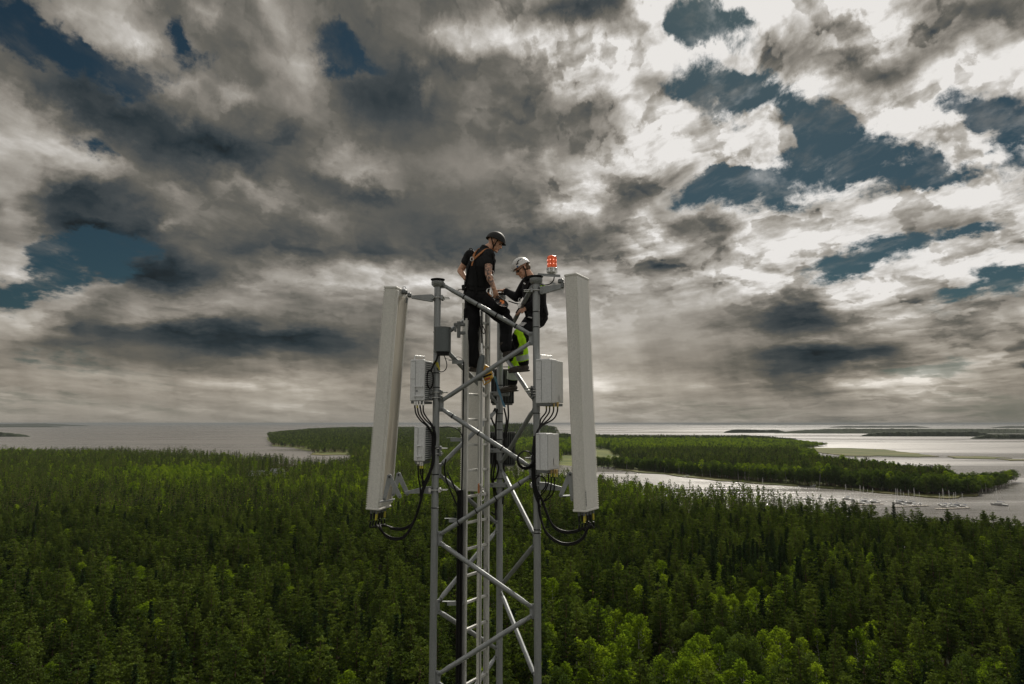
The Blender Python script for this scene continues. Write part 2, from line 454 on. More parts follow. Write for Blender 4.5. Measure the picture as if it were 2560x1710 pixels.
def principled(N, color, rough=0.5, metal=0.0, spec=0.5, bump=None, bstr=0.2, bdist=0.01, **kw):
    p = N.n('ShaderNodeBsdfPrincipled')
    N.put(p.inputs['Base Color'], color if isinstance(color, bpy.types.NodeSocket) else tuple(color)[:3] + (1,))
    N.put(p.inputs['Roughness'], rough)
    N.put(p.inputs['Metallic'], metal)
    N.put(p.inputs['Specular IOR Level'], spec)
    for k, v in kw.items(): N.put(p.inputs[k.replace('_', ' ')], v)
    if bump is not None:
        b = N.n('ShaderNodeBump')
        b.inputs['Strength'].default_value = bstr
        b.inputs['Distance'].default_value = bdist
        N.link(bump, b.inputs['Height'])
        N.link(b.outputs[0], p.inputs['Normal'])
    return p.outputs[0]


def objco(N):
    return N.n('ShaderNodeTexCoord').outputs['Object']


def geopos(N):
    return N.n('ShaderNodeNewGeometry').outputs['Position']


def leaf_mat(name, dark, light, trans, spec=0.0):
    """Foliage: colour differs from tree to tree and from clump to clump; thin leaves let light through."""
    m, N = new_mat(name)
    oi = N.n('ShaderNodeObjectInfo')
    rnd = oi.outputs['Random']
    pos = geopos(N)
    cl = N.noise(pos, 0.9, 3.0, 0.6, dim='3D')
    f = N.m('ADD', N.m('MULTIPLY', N.m('POWER', rnd, 1.5), 0.75), N.m('MULTIPLY', N.m('SUBTRACT', cl, 0.38), 1.1), clamp=True)
    col = N.mix(f, tuple(dark) + (1,), tuple(light) + (1,))
    p = principled(N, col, 0.55, 0.0, spec)
    t = N.n('ShaderNodeBsdfTranslucent')
    N.put(t.inputs[0], N.v('MULTIPLY', col, (1.5, 1.5, 0.6)))
    mx = N.n('ShaderNodeMixShader')
    mx.inputs[0].default_value = trans
    N.link(p, mx.inputs[1])
    N.link(t.outputs[0], mx.inputs[2])
    finish(N, mx.outputs[0])
    return m


def simple(name, color, rough=0.5, metal=0.0, spec=0.5, var=0.15, scale=20.0, bstr=0.0, bdist=0.002):
    m, N = new_mat(name)
    co = objco(N)
    n = N.noise(co, scale, 4.0, 0.6, dim='3D')
    c = N.v('SCALE', N.xyz(*color), N.smooth(n, 0.3, 0.7, 1 - var, 1 + var))
    r = N.m('ADD', rough, N.m('MULTIPLY', N.m('SUBTRACT', n, 0.5), 0.2), clamp=True)
    finish(N, principled(N, c, r, metal, spec, n if bstr else None, bstr, bdist))
    return m


M = {}
M['pine'] = leaf_mat('pine_needles', (0.020, 0.036, 0.009), (0.098, 0.134, 0.026), 0.20)
M['spruce'] = leaf_mat('spruce_needles', (0.012, 0.024, 0.010), (0.030, 0.050, 0.016), 0.12)
M['birch'] = leaf_mat('birch_leaves', (0.070, 0.118, 0.012), (0.165, 0.225, 0.022), 0.5)
M['alder'] = leaf_mat('alder_leaves', (0.030, 0.054, 0.013), (0.085, 0.122, 0.026), 0.28)
M['bark'] = simple('pine_bark', (0.10, 0.055, 0.032), 0.9, scale=6, var=0.4)
M['birch_bark'] = simple('birch_bark', (0.38, 0.36, 0.32), 0.8, scale=5, var=0.4)


# ------------------------------------------------------------------ the lie of the land
def far(px, D, z=WATER):
    """Ground point D metres ahead on the line of sight through column px."""
    return Vector(((px - PW / 2) / FPX * (D * math.cos(PITCH) + z * math.sin(PITCH)), D, z))


SHORE = [(-900, 1080), (-300, 1065), (0, 1050), (300, 1030), (450, 975), (560, 915), (640, 865), (700, 835), (780, 765), (862, 770),
         (880, 1000), (868, 1185), (782, 1205), (767, 1363), (724, 1560), (677, 1667), (664, 2690), (690, 3000), (760, 3800),
         (850, 4800), (1000, 5600), (1200, 5300), (1300, 5500), (1380, 4300), (1400, 2750), (1494, 2400), (1710, 2250), (1894, 2350),
         (1986, 2080), (2032, 1760), (2072, 1650), (2000, 1500), (2027, 1330), (2040, 1200), (2052, 860), (2147, 750), (2262, 680),
         (2409, 610), (2500, 640), (2543, 668), (2552, 648), (2515, 598), (2446, 534), (2380, 524), (2308, 530), (2200, 556), (2101, 590),
         (1986, 617), (1880, 652), (1802, 682), (1664, 762), (1600, 800), (1540, 841), (1480, 872), (1300, 915), (1250, 935), (1262, 650),
         (1400, 570), (1530, 505), (1700, 433), (1900, 386), (2100, 345), (2300, 302), (2560, 282), (3100, 248), (3700, 220)]
LAND = [far(px, D) for px, D in SHORE] + [Vector((700, -400, WATER)), Vector((0, -900, WATER)), Vector((-1600, -600, WATER)), Vector((-2400, 600, WATER))]


def inside(x, y, poly):
    c = False
    n = len(poly)
    j = n - 1
    for i in range(n):
        yi, yj = poly[i].y, poly[j].y
        if (yi > y) != (yj > y):
            if x < (poly[j].x - poly[i].x) * (y - yi) / (yj - yi) + poly[i].x: c = not c
        j = i
    return c


def edge_dist(x, y, poly):
    best = 1e9
    n = len(poly)
    for i in range(n):
        a, b = poly[i], poly[(i + 1) % n]
        dx, dy = b.x - a.x, b.y - a.y
        t = ((x - a.x) * dx + (y - a.y) * dy) / (dx * dx + dy * dy + 1e-9)
        t = min(max(t, 0), 1)
        d = (a.x + t * dx - x) ** 2 + (a.y + t * dy - y) ** 2
        if d < best: best = d
    return math.sqrt(best)


def land_height(x, y):
    h = 1.0 + 2.0 * (mnoise.noise(Vector((x / 260, y / 260, 3.0))) + 0.4)
    c = far(1320, 3300)
    h += 34 * math.exp(-((x - c.x) / 260) ** 2 - ((y - c.y) / 420) ** 2)
    c = far(940, 4000)
    h += 13 * math.exp(-((x - c.x) / 900) ** 2 - ((y - c.y) / 1300) ** 2)
    c = far(880, 2700)
    h += 8 * math.exp(-((x - c.x) / 500) ** 2 - ((y - c.y) / 600) ** 2)
    return max(h, 0.6)


def field_mask(px, D):
    if 1405 < px < 1552 and 885 < D < 1430: return px < 1552 - (D - 885) * 0.06 and px > 1470 - 0.05 * (D - 885) or D < 1150
    if 1270 < px <= 1470 and 912 < D < 985: return True
    if 775 < px < 872 and 1180 < D < 1260: return True
    if 1120 < px < 1190 and 985 < D < 1085: return True
    return False


def column_of(x, y, z=WATER):
    return PW / 2 + x / (y * math.cos(PITCH) + z * math.sin(PITCH)) * FPX


def make_ground():
    from mathutils.geometry import delaunay_2d_cdt
    pts = [Vector((p.x, p.y)) for p in LAND]
    # shoreline split into short wavy pieces
    ring = []
    for i, a in enumerate(pts):
        b = pts[(i + 1) % len(pts)]
        L = (b - a).length
        k = max(1, int(L / 45)) if a.y > 0 and L < 1500 else 1
        for q in range(k):
            p = a.lerp(b, q / k)
            w = min(9.0, L / k * 0.12)
            n = mnoise.noise_vector(Vector((p.x / 60, p.y / 60, 1.0)))
            ring.append(p + Vector((n.x, n.y)) * w)
    nr = len(ring)
    poly3 = [Vector((p.x, p.y, 0)) for p in ring]
    inner = []
    y = 30.0
    while y < 5600:
        st = 28 + y * 0.03
        x = -0.95 * y - 120
        while x < 0.95 * y + 120:
            if inside(x, y, poly3) and edge_dist(x, y, poly3) > st * 0.5: inner.append(Vector((x, y)))
            x += st
        y += st
    allp = ring + inner
    res = delaunay_2d_cdt(allp, [(i, (i + 1) % nr) for i in range(nr)], [list(range(nr))], 1, 1e-4)
    vs, fs, orig = res[0], res[2], res[3]
    verts = []
    for p, o in zip(vs, orig):
        on = any(i < nr for i in o)
        verts.append((p.x, p.y, WATER - 0.3 if on else WATER + land_height(p.x, p.y)))
    faces = [tuple(f) for f in fs]
    m, N = new_mat('forest_floor')
    pos = geopos(N)
    n = N.noise(pos, 0.02, 5.0, 0.6, dim='3D')
    n2 = N.noise(pos, 0.5, 4.0, 0.6, dim='3D')
    px_, py_, _ = N.sep(pos)
    meadow = N.smooth(py_, 540, 600)
    g = N.mix(N.smooth(n, 0.35, 0.65), (0.060, 0.080, 0.020, 1), (0.115, 0.125, 0.035, 1))
    f = N.mix(N.smooth(n2, 0.3, 0.7), (0.018, 0.020, 0.009, 1), (0.030, 0.032, 0.014, 1))
    finish(N, principled(N, N.mix(meadow, f, g), 0.95, 0, 0.1, n2, 0.6, 0.3))
    o = mesh_obj('ground', verts, faces, m, smooth=True)
    tag(o, kind='structure')
    if o.data.polygons and o.data.polygons[0].normal.z < 0:
        o.data.flip_normals()


def make_water():
    m, N = new_mat('lake_water')
    pos = geopos(N)
    x, y, z = N.sep(pos)
    # ripples, faded with distance where they are finer than a picture line
    dist = N.v('LENGTH', pos, out=1)
    w1 = N.noise(N.v('MULTIPLY', pos, (0.5, 0.9, 1)), 1.0, 3.0, 0.6, dim='2D')
    w2 = N.noise(N.v('MULTIPLY', pos, (0.03, 0.09, 1)), 1.0, 4.0, 0.6, dim='2D')
    h = N.m('ADD', N.m('MULTIPLY', w1, 0.20), N.m('MULTIPLY', w2, 1.1))
    streak = N.noise(N.v('MULTIPLY', pos, (0.0006, 0.0042, 1)), 1.0, 5.0, 0.62, dim='2D')
    rough = N.smooth(streak, 0.38, 0.62, 0.14, 0.42)
    b = N.n('ShaderNodeBump')
    N.put(b.inputs['Strength'], N.smooth(dist, 300, 4000, 1.0, 0.55))
    b.inputs['Distance'].default_value = 1.0
    N.link(h, b.inputs['Height'])
    p = N.n('ShaderNodeBsdfPrincipled')
    N.put(p.inputs['Base Color'], (0.130, 0.120, 0.108, 1))
    N.put(p.inputs['Roughness'], rough)
    N.put(p.inputs['IOR'], 1.33)
    N.link(b.outputs[0], p.inputs['Normal'])
    finish(N, p.outputs[0])
    verts, faces = [], []
    R = 60000
    o = mesh_obj('lake_water', [(-R, -2000, WATER), (R, -2000, WATER), (R, R, WATER), (-R, R, WATER)], [(0, 1, 2, 3)], m)
    tag(o, kind='structure')


make_ground()
make_water()


def reed_bed(name, pts, zt=WATER + 0.25, mat=None):
    """A low marsh of reeds: a raised, uneven sheet with a ragged rim."""
    ring = []
    n = len(pts)
    P = [ground(a, b) for a, b in pts]
    for i in range(n):
        a, b = P[i], P[(i + 1) % n]
        k = max(2, int((b - a).length / 18))
        for q in range(k):
            p = a.lerp(b, q / k)
            v = mnoise.noise_vector(Vector((p.x / 25, p.y / 25, 7.0)))
            ring.append(Vector((p.x + v.x * 9, p.y + v.y * 22, 0)))
    vs = [(p.x, p.y, zt - 0.5) for p in ring] + [(p.x, p.y, zt + 0.6) for p in ring]
    k = len(ring)
    fs = [(i, (i + 1) % k, k + (i + 1) % k, k + i) for i in range(k)] + [tuple(range(k, 2 * k))]
    return mesh_obj(name, vs, fs, mat)


mr, N_ = new_mat('reeds')
n_ = N_.noise(N_.v('MULTIPLY', geopos(N_), (0.01, 0.03, 1)), 1.0, 6.0, 0.65, dim='3D')
finish(N_, principled(N_, N_.mix(N_.smooth(n_, 0.35, 0.65), (0.050, 0.068, 0.016, 1), (0.120, 0.110, 0.042, 1)), 0.9, 0, 0.1, n_, 0.5, 0.5))
M['reeds'] = mr
tag(reed_bed('marsh', [(2030, 1120), (2110, 1121), (2200, 1123.5), (2255, 1130), (2345, 1141.5), (2290, 1142.5), (2200, 1140.5), (2130, 1141), (2038, 1131)], mat=mr), kind='structure')
tag(reed_bed('marsh', [(2378, 1142), (2440, 1141), (2520, 1145.5), (2490, 1148), (2385, 1146.5)], mat=mr), kind='structure')
for pts in ([(1545, 1171.5), (1664, 1183), (1802, 1196.5), (1900, 1205), (1990, 1211.5), (1985, 1217), (1880, 1210), (1802, 1203.5), (1664, 1187.5), (1600, 1181), (1545, 1175)],
            [(2040, 1215.5), (2101, 1219), (2200, 1228), (2308, 1236), (2446, 1235), (2440, 1241), (2380, 1245), (2308, 1243), (2190, 1233), (2101, 1224), (2040, 1219)],
            [(780, 1134), (868, 1134.5), (866, 1138), (782, 1138.5)],
            [(2505, 1149), (2640, 1150), (2640, 1153), (2520, 1152)]):
    tag(reed_bed('marsh', pts, mat=mr), kind='structure')


# ------------------------------------------------------------------ far wooded islands
def wooded_island(px0, px1, base, top, label, seed, taper=(1, 1)):
    """A long low island with a canopy of tree-sized bumps on it."""
    rng = random.Random(seed)
    Dn = ground(1280, base).y
    H = (base - top) * Dn / FPX
    hills = max(0.0, H - 19)
    L = (px1 - px0) * Dn / FPX
    depth = min(900.0, max(120.0, L * 0.25))
    nu = max(24, min(240, int(L / max(9, Dn / 330))))
    nv = 9
    verts, faces = [], []
    for j in range(nv):
        for i in range(nu + 1):
            u, v = i / nu, j / (nv - 1)
            env = 1.0
            if taper[0]: env = min(env, (u / 0.16) ** 0.6 if u < 0.16 else 1)
            if taper[1]: env = min(env, ((1 - u) / 0.16) ** 0.6 if u > 0.84 else 1)
            D = Dn + depth * v * (0.3 + 0.7 * env) + 25 * mnoise.noise(Vector((i * 0.2, 0, seed)))
            p = far(px0 + (px1 - px0) * u, D)
            z = WATER - 0.4
            if 0 < v < 1 and env > 0.02:
                hill = hills * (0.45 + 0.55 * math.sin(math.pi * min(1, 0.15 + 0.85 * v))) * (0.6 + 0.5 * mnoise.noise(Vector((p.x / 1400, p.y / 900, seed))) + 0.3)
                z = WATER + env * (hill + 12 + 5 * rng.random() + 4 * mnoise.noise(Vector((p.x / 120, p.y / 90, seed))))
            verts.append((p.x, p.y, z))
    for j in range(nv - 1):
        for i in range(nu):
            a = j * (nu + 1) + i
            faces.append((a, a + 1, a + nu + 2, a + nu + 1))
    o = mesh_obj('wooded_island', verts, faces, M['isle'])
    tag(o, label, 'island', 'wooded islands far out on the lake')


mi, N_ = new_mat('island_woods')
n_ = N_.noise(geopos(N_), 0.05, 5.0, 0.6, dim='3D')
finish(N_, principled(N_, N_.mix(N_.smooth(n_, 0.3, 0.7), (0.014, 0.020, 0.012, 1), (0.030, 0.040, 0.018, 1)), 0.95, 0, 0.05, n_, 0.8, 8.0))
M['isle'] = mi
wooded_island(1808, 1965, 1081.5, 1073, 'small low dark island, the leftmost of those on the right', 1)
wooded_island(1935, 2900, 1084, 1071, 'longest dark wooded island, running out of the right edge', 2, (1, 0))
wooded_island(2150, 2490, 1091.5, 1078, 'wooded island close in front of the longest dark island', 3)
wooded_island(2425, 2760, 1097.5, 1084, 'nearest of the dark islands at the right edge of the photo', 4, (1, 0))
wooded_island(2070, 2325, 1069.5, 1064.5, 'thin flat island on the bright water behind the longest island', 5)
wooded_island(2475, 2760, 1070, 1065, 'thin flat island near the horizon at the right edge', 6, (1, 0))
wooded_island(1690, 2265, 1061.8, 1059.3, 'faint far coast just under the horizon on the right', 7)
wooded_island(-420, 76, 1092, 1079.5, 'small dark wooded headland jutting in at the left edge', 8, (0, 1))
wooded_island(-600, 228, 1065.3, 1058.6, 'long thin island lying on the horizon at far left', 9, (0, 1))
wooded_island(-200, 160, 1068, 1064.2, 'thin flat islet just below the island on the left horizon', 10, (0, 1))


def make_haze():
    m, N = new_mat('haze')
    pv = N.n('ShaderNodeVolumePrincipled')
    pv.inputs['Color'].default_value = (0.28, 0.30, 0.31, 1)
    pv.inputs['Density'].default_value = 0.00005
    pv.inputs['Anisotropy'].default_value = 0.0
    out = N.n('ShaderNodeOutputMaterial')
    N.link(pv.outputs[0], out.inputs['Volume'])
    R, zb, zt = 70000, WATER - 1.0, 12.0
    vs = [(-R, -2500, zb), (R, -2500, zb), (R, R, zb), (-R, R, zb), (-R, -2500, zt), (R, -2500, zt), (R, R, zt), (-R, R, zt)]
    o = mesh_obj('haze', vs, [(3, 2, 1, 0), (4, 5, 6, 7), (0, 1, 5, 4), (1, 2, 6, 5), (2, 3, 7, 6), (3, 0, 4, 7)], m)
    tag(o, kind='stuff')


make_haze()

# ------------------------------------------------------------------ trees
def tuft(V, F, c, size, rng, up=0.3, n=1):
    """One small leaf or needle clump: a bent quad facing any way."""
    for _ in range(n):
        a = Vector((rng.uniform(-1, 1), rng.uniform(-1, 1), rng.uniform(-0.6, 1) + up)).normalized()
        b = a.cross(Vector((rng.uniform(-1, 1), rng.uniform(-1, 1), rng.uniform(-1, 1)))).normalized()
        c2 = a.cross(b) * (size * rng.uniform(0.15, 0.4))
        s = size * rng.uniform(0.7, 1.3)
        i = len(V)
        V += [c - b * s * 0.5, c + a * s * 0.55 + c2, c + b * s * 0.5, c - a * s * 0.45 - c2 * 0.5]
        F.append((i, i + 1, i + 2, i + 3))


def trunk_geo(H, r0, rng, bend=0.25, sides=6, base=-1.5):
    V, F = [], []
    k = 6
    for j in range(k + 1):
        t = j / k
        r = r0 * (1 - t) + 0.03
        ox, oy = bend * math.sin(t * 2.2) * 1.0, bend * 0.5 * math.sin(t * 3.1 + 1)
        for s in range(sides):
            a = 2 * math.pi * s / sides
            V.append(Vector((ox + r * math.cos(a), oy + r * math.sin(a), base + (H - base) * t)))
    for j in range(k):
        for s in range(sides):
            a = j * sides + s
            b = j * sides + (s + 1) % sides
            F.append((a, b, b + sides, a + sides))
    return V, F


def limb(V, F, p, q, r):
    d = (q - p)
    a = d.orthogonal().normalized()
    b = d.cross(a).normalized()
    i = len(V)
    for k in range(3):
        an = 2 * math.pi * k / 3
        V.append(p + (a * math.cos(an) + b * math.sin(an)) * r)
    V.append(q)
    F += [(i, i + 1, i + 3), (i + 1, i + 2, i + 3), (i + 2, i, i + 3)]


def tree_geo(kind, seed, detail):
    """Crown and trunk of one tree. detail 1 = near, 0.12 = far."""
    rng = random.Random(seed)
    V, F = [], []
    ds = 1.0 / math.sqrt(detail) if detail < 1 else 1.0
    if kind == 'pine':
        H = rng.uniform(16, 20)
        TV, TF = trunk_geo(H - 0.8, 0.17, rng)
        z = H * rng.uniform(0.42, 0.54)
        z00 = z
        R = rng.uniform(1.9, 2.8)
        p_ = rng.uniform(0.55, 1.05)             # pointed or rounded crown
        lean = rng.uniform(0, 6.28)
        while z < H - 0.3:
            t = (z - z00) / (H - z00)
            r = R * max(0.08, (1 - t ** 1.5) ** p_) * (0.70 + 0.30 * min(1, t * 4)) * rng.uniform(0.80, 1.15)
            nb = max(3, int((7 if detail >= 1 else 4) * (0.55 + 0.45 * r / R)))
            a0 = rng.uniform(0, 6.28)
            for b in range(nb):
                if rng.random() < 0.15: continue
                a = a0 + 6.28 * b / nb + rng.uniform(-0.35, 0.35)
                rr = r * rng.uniform(0.6, 1.15) * (1 + 0.12 * math.cos(a - lean))
                rise = 0.10 + 0.50 * t
                tip = Vector((math.cos(a) * rr, math.sin(a) * rr, z + rr * rise))
                root = Vector((0, 0, z))
                if detail >= 1: limb(TV, TF, root, tip, 0.035)
                steps = max(2, int(rr * 3.2 * (1 if detail >= 1 else 0.5)))
                for s in range(steps):
                    f = 0.25 + 0.75 * (s + rng.random() * 0.6) / steps
                    c = root.lerp(tip, min(f, 1.05))
                    for _ in range(6 if detail >= 1 else 1):
                        q = c + Vector((rng.gauss(0, 0.19), rng.gauss(0, 0.19), rng.gauss(0.03, 0.06)))
                        tuft(V, F, q, 0.33 * ds, rng, 0.25)
            z += rng.uniform(0.55, 0.85) * (1.0 if detail >= 1 else 1.5)
        for _ in range(10 if detail >= 1 else 3): tuft(V, F, Vector((rng.gauss(0, 0.13), rng.gauss(0, 0.13), H - rng.random() * 0.9)), 0.32 * ds, rng, 0.9)
    elif kind == 'spruce':
        H = rng.uniform(16, 20)
        TV, TF = trunk_geo(H - 0.3, 0.18, rng, 0.05)
        z = H * 0.12
        R = rng.uniform(1.9, 2.5)
        while z < H - 0.15:
            t = (z - 0.14 * H) / (0.86 * H)
            r = R * (1 - t) ** 0.85 + 0.08
            nb = 7 if detail >= 1 else 4
            a0 = rng.uniform(0, 6.28)
            for b in range(nb):
                a = a0 + 6.28 * b / nb + rng.uniform(-0.25, 0.25)
                rr = r * rng.uniform(0.75, 1.1)
                tip = Vector((math.cos(a) * rr, math.sin(a) * rr, z - rr * 0.22))
                root = Vector((0, 0, z + 0.12))
                steps = max(2, int(rr * 3.4 * (1 if detail >= 1 else 0.5)))
                for s in range(steps):
                    c = root.lerp(tip, (s + 0.6) / steps)
                    for _ in range(3 if detail >= 1 else 1):
                        tuft(V, F, c + Vector((rng.gauss(0, 0.12), rng.gauss(0, 0.12), rng.gauss(0, 0.07))), 0.32 * ds, rng, -0.2)
            z += rng.uniform(0.38, 0.52) * (1.0 if detail >= 1 else 2.0)
        tuft(V, F, Vector((0, 0, H - 0.1)), 0.4, rng, 1.5, 4)
    else:
        tall = kind == 'birch'
        H = rng.uniform(13, 16.5) if tall else rng.uniform(11, 15)
        TV, TF = trunk_geo(H * 0.85, 0.13, rng, 0.5)
        lobes = []
        R = rng.uniform(2.0, 2.7) if tall else rng.uniform(2.5, 3.3)
        nl = 15 if tall else 17
        for k in range(nl):
            t = (k + 0.5) / nl
            z = H * ((0.46 if tall else 0.14) + (0.50 if tall else 0.78) * t)
            r = R * math.sin(math.pi * min(0.98, 0.20 + 0.78 * t)) ** 0.8
            a = k * 2.4 + rng.uniform(-0.5, 0.5)
            o = r * rng.uniform(0.35, 0.85)
            lobes.append((Vector((math.cos(a) * o, math.sin(a) * o, z)), rng.uniform(0.75, 1.25) * (0.80 if tall else 1.15)))
            if detail >= 1: limb(TV, TF, Vector((0, 0, z - 1.1)), lobes[-1][0], 0.04)
        lobes.append((Vector((0.1, 0, H - 0.8)), 0.75))
        lobes.append((Vector((0, 0.05, H - 0.1)), 0.42))
        for c, r in lobes:
            n = int(150 * detail * r * r) if detail >= 1 else max(5, int(70 * detail * 2 * r * r))
            for _ in range(n):
                d = Vector((rng.gauss(0, 1), rng.gauss(0, 1), rng.gauss(0, 1))).normalized()
                q = c + Vector((d.x, d.y, d.z * 1.15)) * r * rng.uniform(0.45, 1.0) ** 0.6
                tuft(V, F, q, 0.25 * ds, rng, 0.1)
    return (V, F), (TV, TF)


def mesh_from(name, V, F, mat):
    me = bpy.data.meshes.new(name)
    me.from_pydata([tuple(v) for v in V], [], F)
    for m_ in mat: me.materials.append(m_)
    me.update()
    return me


KINDS = ['pine', 'spruce', 'birch', 'alder']
BARK = {'pine': 'bark', 'spruce': 'bark', 'birch': 'birch_bark', 'alder': 'bark'}
NEAR = {}
for kd in KINDS:
    NEAR[kd] = []
    for s in range({'pine': 7, 'spruce': 3, 'birch': 5, 'alder': 3}[kd]):
        (V, F), (TV, TF) = tree_geo(kd, 100 + s * 7 + len(kd), 1.0)
        NEAR[kd].append((mesh_from('crown', V, F, [M[kd]]), mesh_from('trunk', TV, TF, [M[BARK[kd]]])))


def joined(kd, seed, detail):
    (V, F), (TV, TF) = tree_geo(kd, seed, detail)
    me = mesh_from(kd, V + TV, F + [tuple(i + len(V) for i in f) for f in TF], [M[kd], M[BARK[kd]]])
    idx = [0] * len(F) + [1] * len(TF)
    me.polygons.foreach_set('material_index', idx)
    return bpy.data.objects.new(kd + '_prototype', me)


# prototypes the forest instances: three grades of detail
def proto_collection(name, detail, counts):
    c = bpy.data.collections.new(name)
    order = []
    for kd in KINDS:
        for s in range(counts[kd]):
            o = joined(kd, 100 + s * 7 + len(kd), detail)
            o.name = 'a%02d_%s' % (len(order), kd)
            c.objects.link(o)
            order.append(kd)
    return c, order


GRADES = [proto_collection('forest_near', 1.0, {'pine': 7, 'spruce': 3, 'birch': 5, 'alder': 3}),
          proto_collection('forest_middle', 0.30, {'pine': 5, 'spruce': 2, 'birch': 3, 'alder': 3}),
          proto_collection('forest_far', 0.10, {'pine': 4, 'spruce': 2, 'birch': 2, 'alder': 3})]

# broad-leaved trees: real birch groups, and lighter species imitating sunlit patches: (column, canopy row, spread in columns, spread in rows, strength)
LEAFY_SUNLIT = [(1560, 1640, 280, 80, 0.85), (1900, 1600, 330, 70, 0.65), (2300, 1640, 200, 60, 0.28), (250, 1560, 200, 60, 0.12), (820, 1640, 160, 50, 0.12), (1850, 1470, 130, 35, 0.7),
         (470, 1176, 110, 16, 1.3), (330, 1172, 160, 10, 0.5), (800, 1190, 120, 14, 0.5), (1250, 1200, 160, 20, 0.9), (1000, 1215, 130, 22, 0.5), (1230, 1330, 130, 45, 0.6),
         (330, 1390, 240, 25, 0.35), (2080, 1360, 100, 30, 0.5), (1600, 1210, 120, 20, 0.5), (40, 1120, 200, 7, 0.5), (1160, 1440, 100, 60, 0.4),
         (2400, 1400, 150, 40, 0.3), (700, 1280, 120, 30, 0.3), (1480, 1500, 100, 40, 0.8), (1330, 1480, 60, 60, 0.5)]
SHADE_SPRUCE = [(1900, 1385, 260, 35, 1.0), (1400, 1330, 130, 40, 0.2), (500, 1240, 500, 25, 0.35), (900, 1560, 200, 60, 0.25), (700, 1145, 200, 10, 0.4)]  # dark spruces thickened here to imitate cloud shadow on the forest


def canopy_row(x, y, z):
    up = (-y * math.sin(PITCH) + z * math.cos(PITCH)) / (y * math.cos(PITCH) + z * math.sin(PITCH))
    return PH / 2 - FPX * up


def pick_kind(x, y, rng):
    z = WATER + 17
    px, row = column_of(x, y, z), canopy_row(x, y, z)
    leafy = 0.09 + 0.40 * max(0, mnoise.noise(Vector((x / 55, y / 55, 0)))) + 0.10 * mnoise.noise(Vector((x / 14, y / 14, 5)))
    for cx, cy, sx, sy, s in LEAFY_SUNLIT:
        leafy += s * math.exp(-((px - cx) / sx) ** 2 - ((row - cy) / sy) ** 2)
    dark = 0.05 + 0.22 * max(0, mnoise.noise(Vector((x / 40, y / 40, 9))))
    for cx, cy, sx, sy, s in SHADE_SPRUCE:
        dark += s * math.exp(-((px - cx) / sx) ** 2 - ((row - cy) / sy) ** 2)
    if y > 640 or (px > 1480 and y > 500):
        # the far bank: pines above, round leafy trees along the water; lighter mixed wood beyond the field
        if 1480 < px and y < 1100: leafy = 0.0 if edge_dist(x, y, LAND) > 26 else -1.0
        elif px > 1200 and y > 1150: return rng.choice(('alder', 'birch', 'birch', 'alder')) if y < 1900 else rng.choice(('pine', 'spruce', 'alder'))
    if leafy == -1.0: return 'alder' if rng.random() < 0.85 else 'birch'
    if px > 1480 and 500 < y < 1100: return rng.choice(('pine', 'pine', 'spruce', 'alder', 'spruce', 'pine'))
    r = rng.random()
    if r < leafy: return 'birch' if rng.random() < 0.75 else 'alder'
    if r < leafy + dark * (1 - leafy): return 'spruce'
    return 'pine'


HOUSE_SPOTS = []        # clearings: (x, y, radius)
for hx, hD, hr, hl in ((645, 660, 13, 62), (694, 668, 15, 66), (718, 800, 15, 60), (575, 802, 10, 50), (1095, 990, 14, 60), (1165, 875, 22, 70)):
    q_ = far(hx, hD - hl * 0.75)
    HOUSE_SPOTS.append((q_.x, q_.y, hr, hl))


def plant():
    rng = random.Random(11)
    pts = []
    y = 84.0
    while y < 5300:
        st = 4.15 if y < 420 else (4.7 if y < 800 else (6.0 if y < 1300 else (9.0 if y < 2400 else 17.0)))
        lim = 0.80 * y + 30
        x = -lim
        while x < lim:
            qx, qy = x + rng.uniform(-0.45, 0.45) * st, y + rng.uniform(-0.45, 0.45) * st
            x += st
            if not inside(qx, qy, LAND): continue
            px = column_of(qx, qy)
            if px < -260 or px > 2820: continue
            if qy > 750 and field_mask(px, qy): continue
            if any(((qx - a) / c) ** 2 + ((qy - b) / e) ** 2 < 1 for a, b, c, e in HOUSE_SPOTS): continue
            if qy < 900 and mnoise.noise(Vector((qx / 16, qy / 16, 2))) > 0.50: continue
            if qy > 250 and edge_dist(qx, qy, LAND) < 3.0: continue
            pts.append((qx, qy, st))
        y += st
    out = []
    for x, y_, st in pts:
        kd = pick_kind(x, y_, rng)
        s = rng.uniform(0.78, 0.98) * (1.0 + 0.22 * mnoise.noise(Vector((x / 35, y_ / 35, 4))))
        if rng.random() < 0.04: s *= 1.12
        w = s * ((1.24 if kd == 'pine' else (1.22 if kd == 'spruce' else 1.32)) if st < 5 else (1.5 if st < 7 else (1.9 if st < 10 else 2.9)))
        px = column_of(x, y_)
        if kd == 'birch' and y_ < 420:
            s *= 0.92
            w *= 0.95
        if 1480 < px and 500 < y_ < 1100: w *= 1.35
        if y_ > 1150: s *= 0.5 + 0.5 * min(1.0, edge_dist(x, y_, LAND) / 140)
        if px > 2380 and 500 < y_ < 800: s *= 0.75
        out.append((x, y_, WATER + land_height(x, y_) - 0.2, kd, s, w, rng.uniform(0, 6.28), rng.random()))
    return out


TREES = plant()
print('trees', len(TREES))
LABELS = {'pine': ('dark olive pine with upswept needle tufts in the forest below the mast', 'pine trees filling the forest'),
          'spruce': ('narrow dark pointed spruce standing among the pines of the forest', 'dark spruces among the pines'),
          'birch': ('bright green leafy birch rising out of the darker pine forest', 'bright birches in the forest'),
          'alder': ('rounded dull green leafy tree standing in the pine forest', 'rounded leafy trees in the forest')}
CATS = {'pine': 'pine tree', 'spruce': 'spruce tree', 'birch': 'birch tree', 'alder': 'leafy tree'}
NAMES = {'pine': 'pine_tree', 'spruce': 'spruce_tree', 'birch': 'birch_tree', 'alder': 'leafy_tree'}


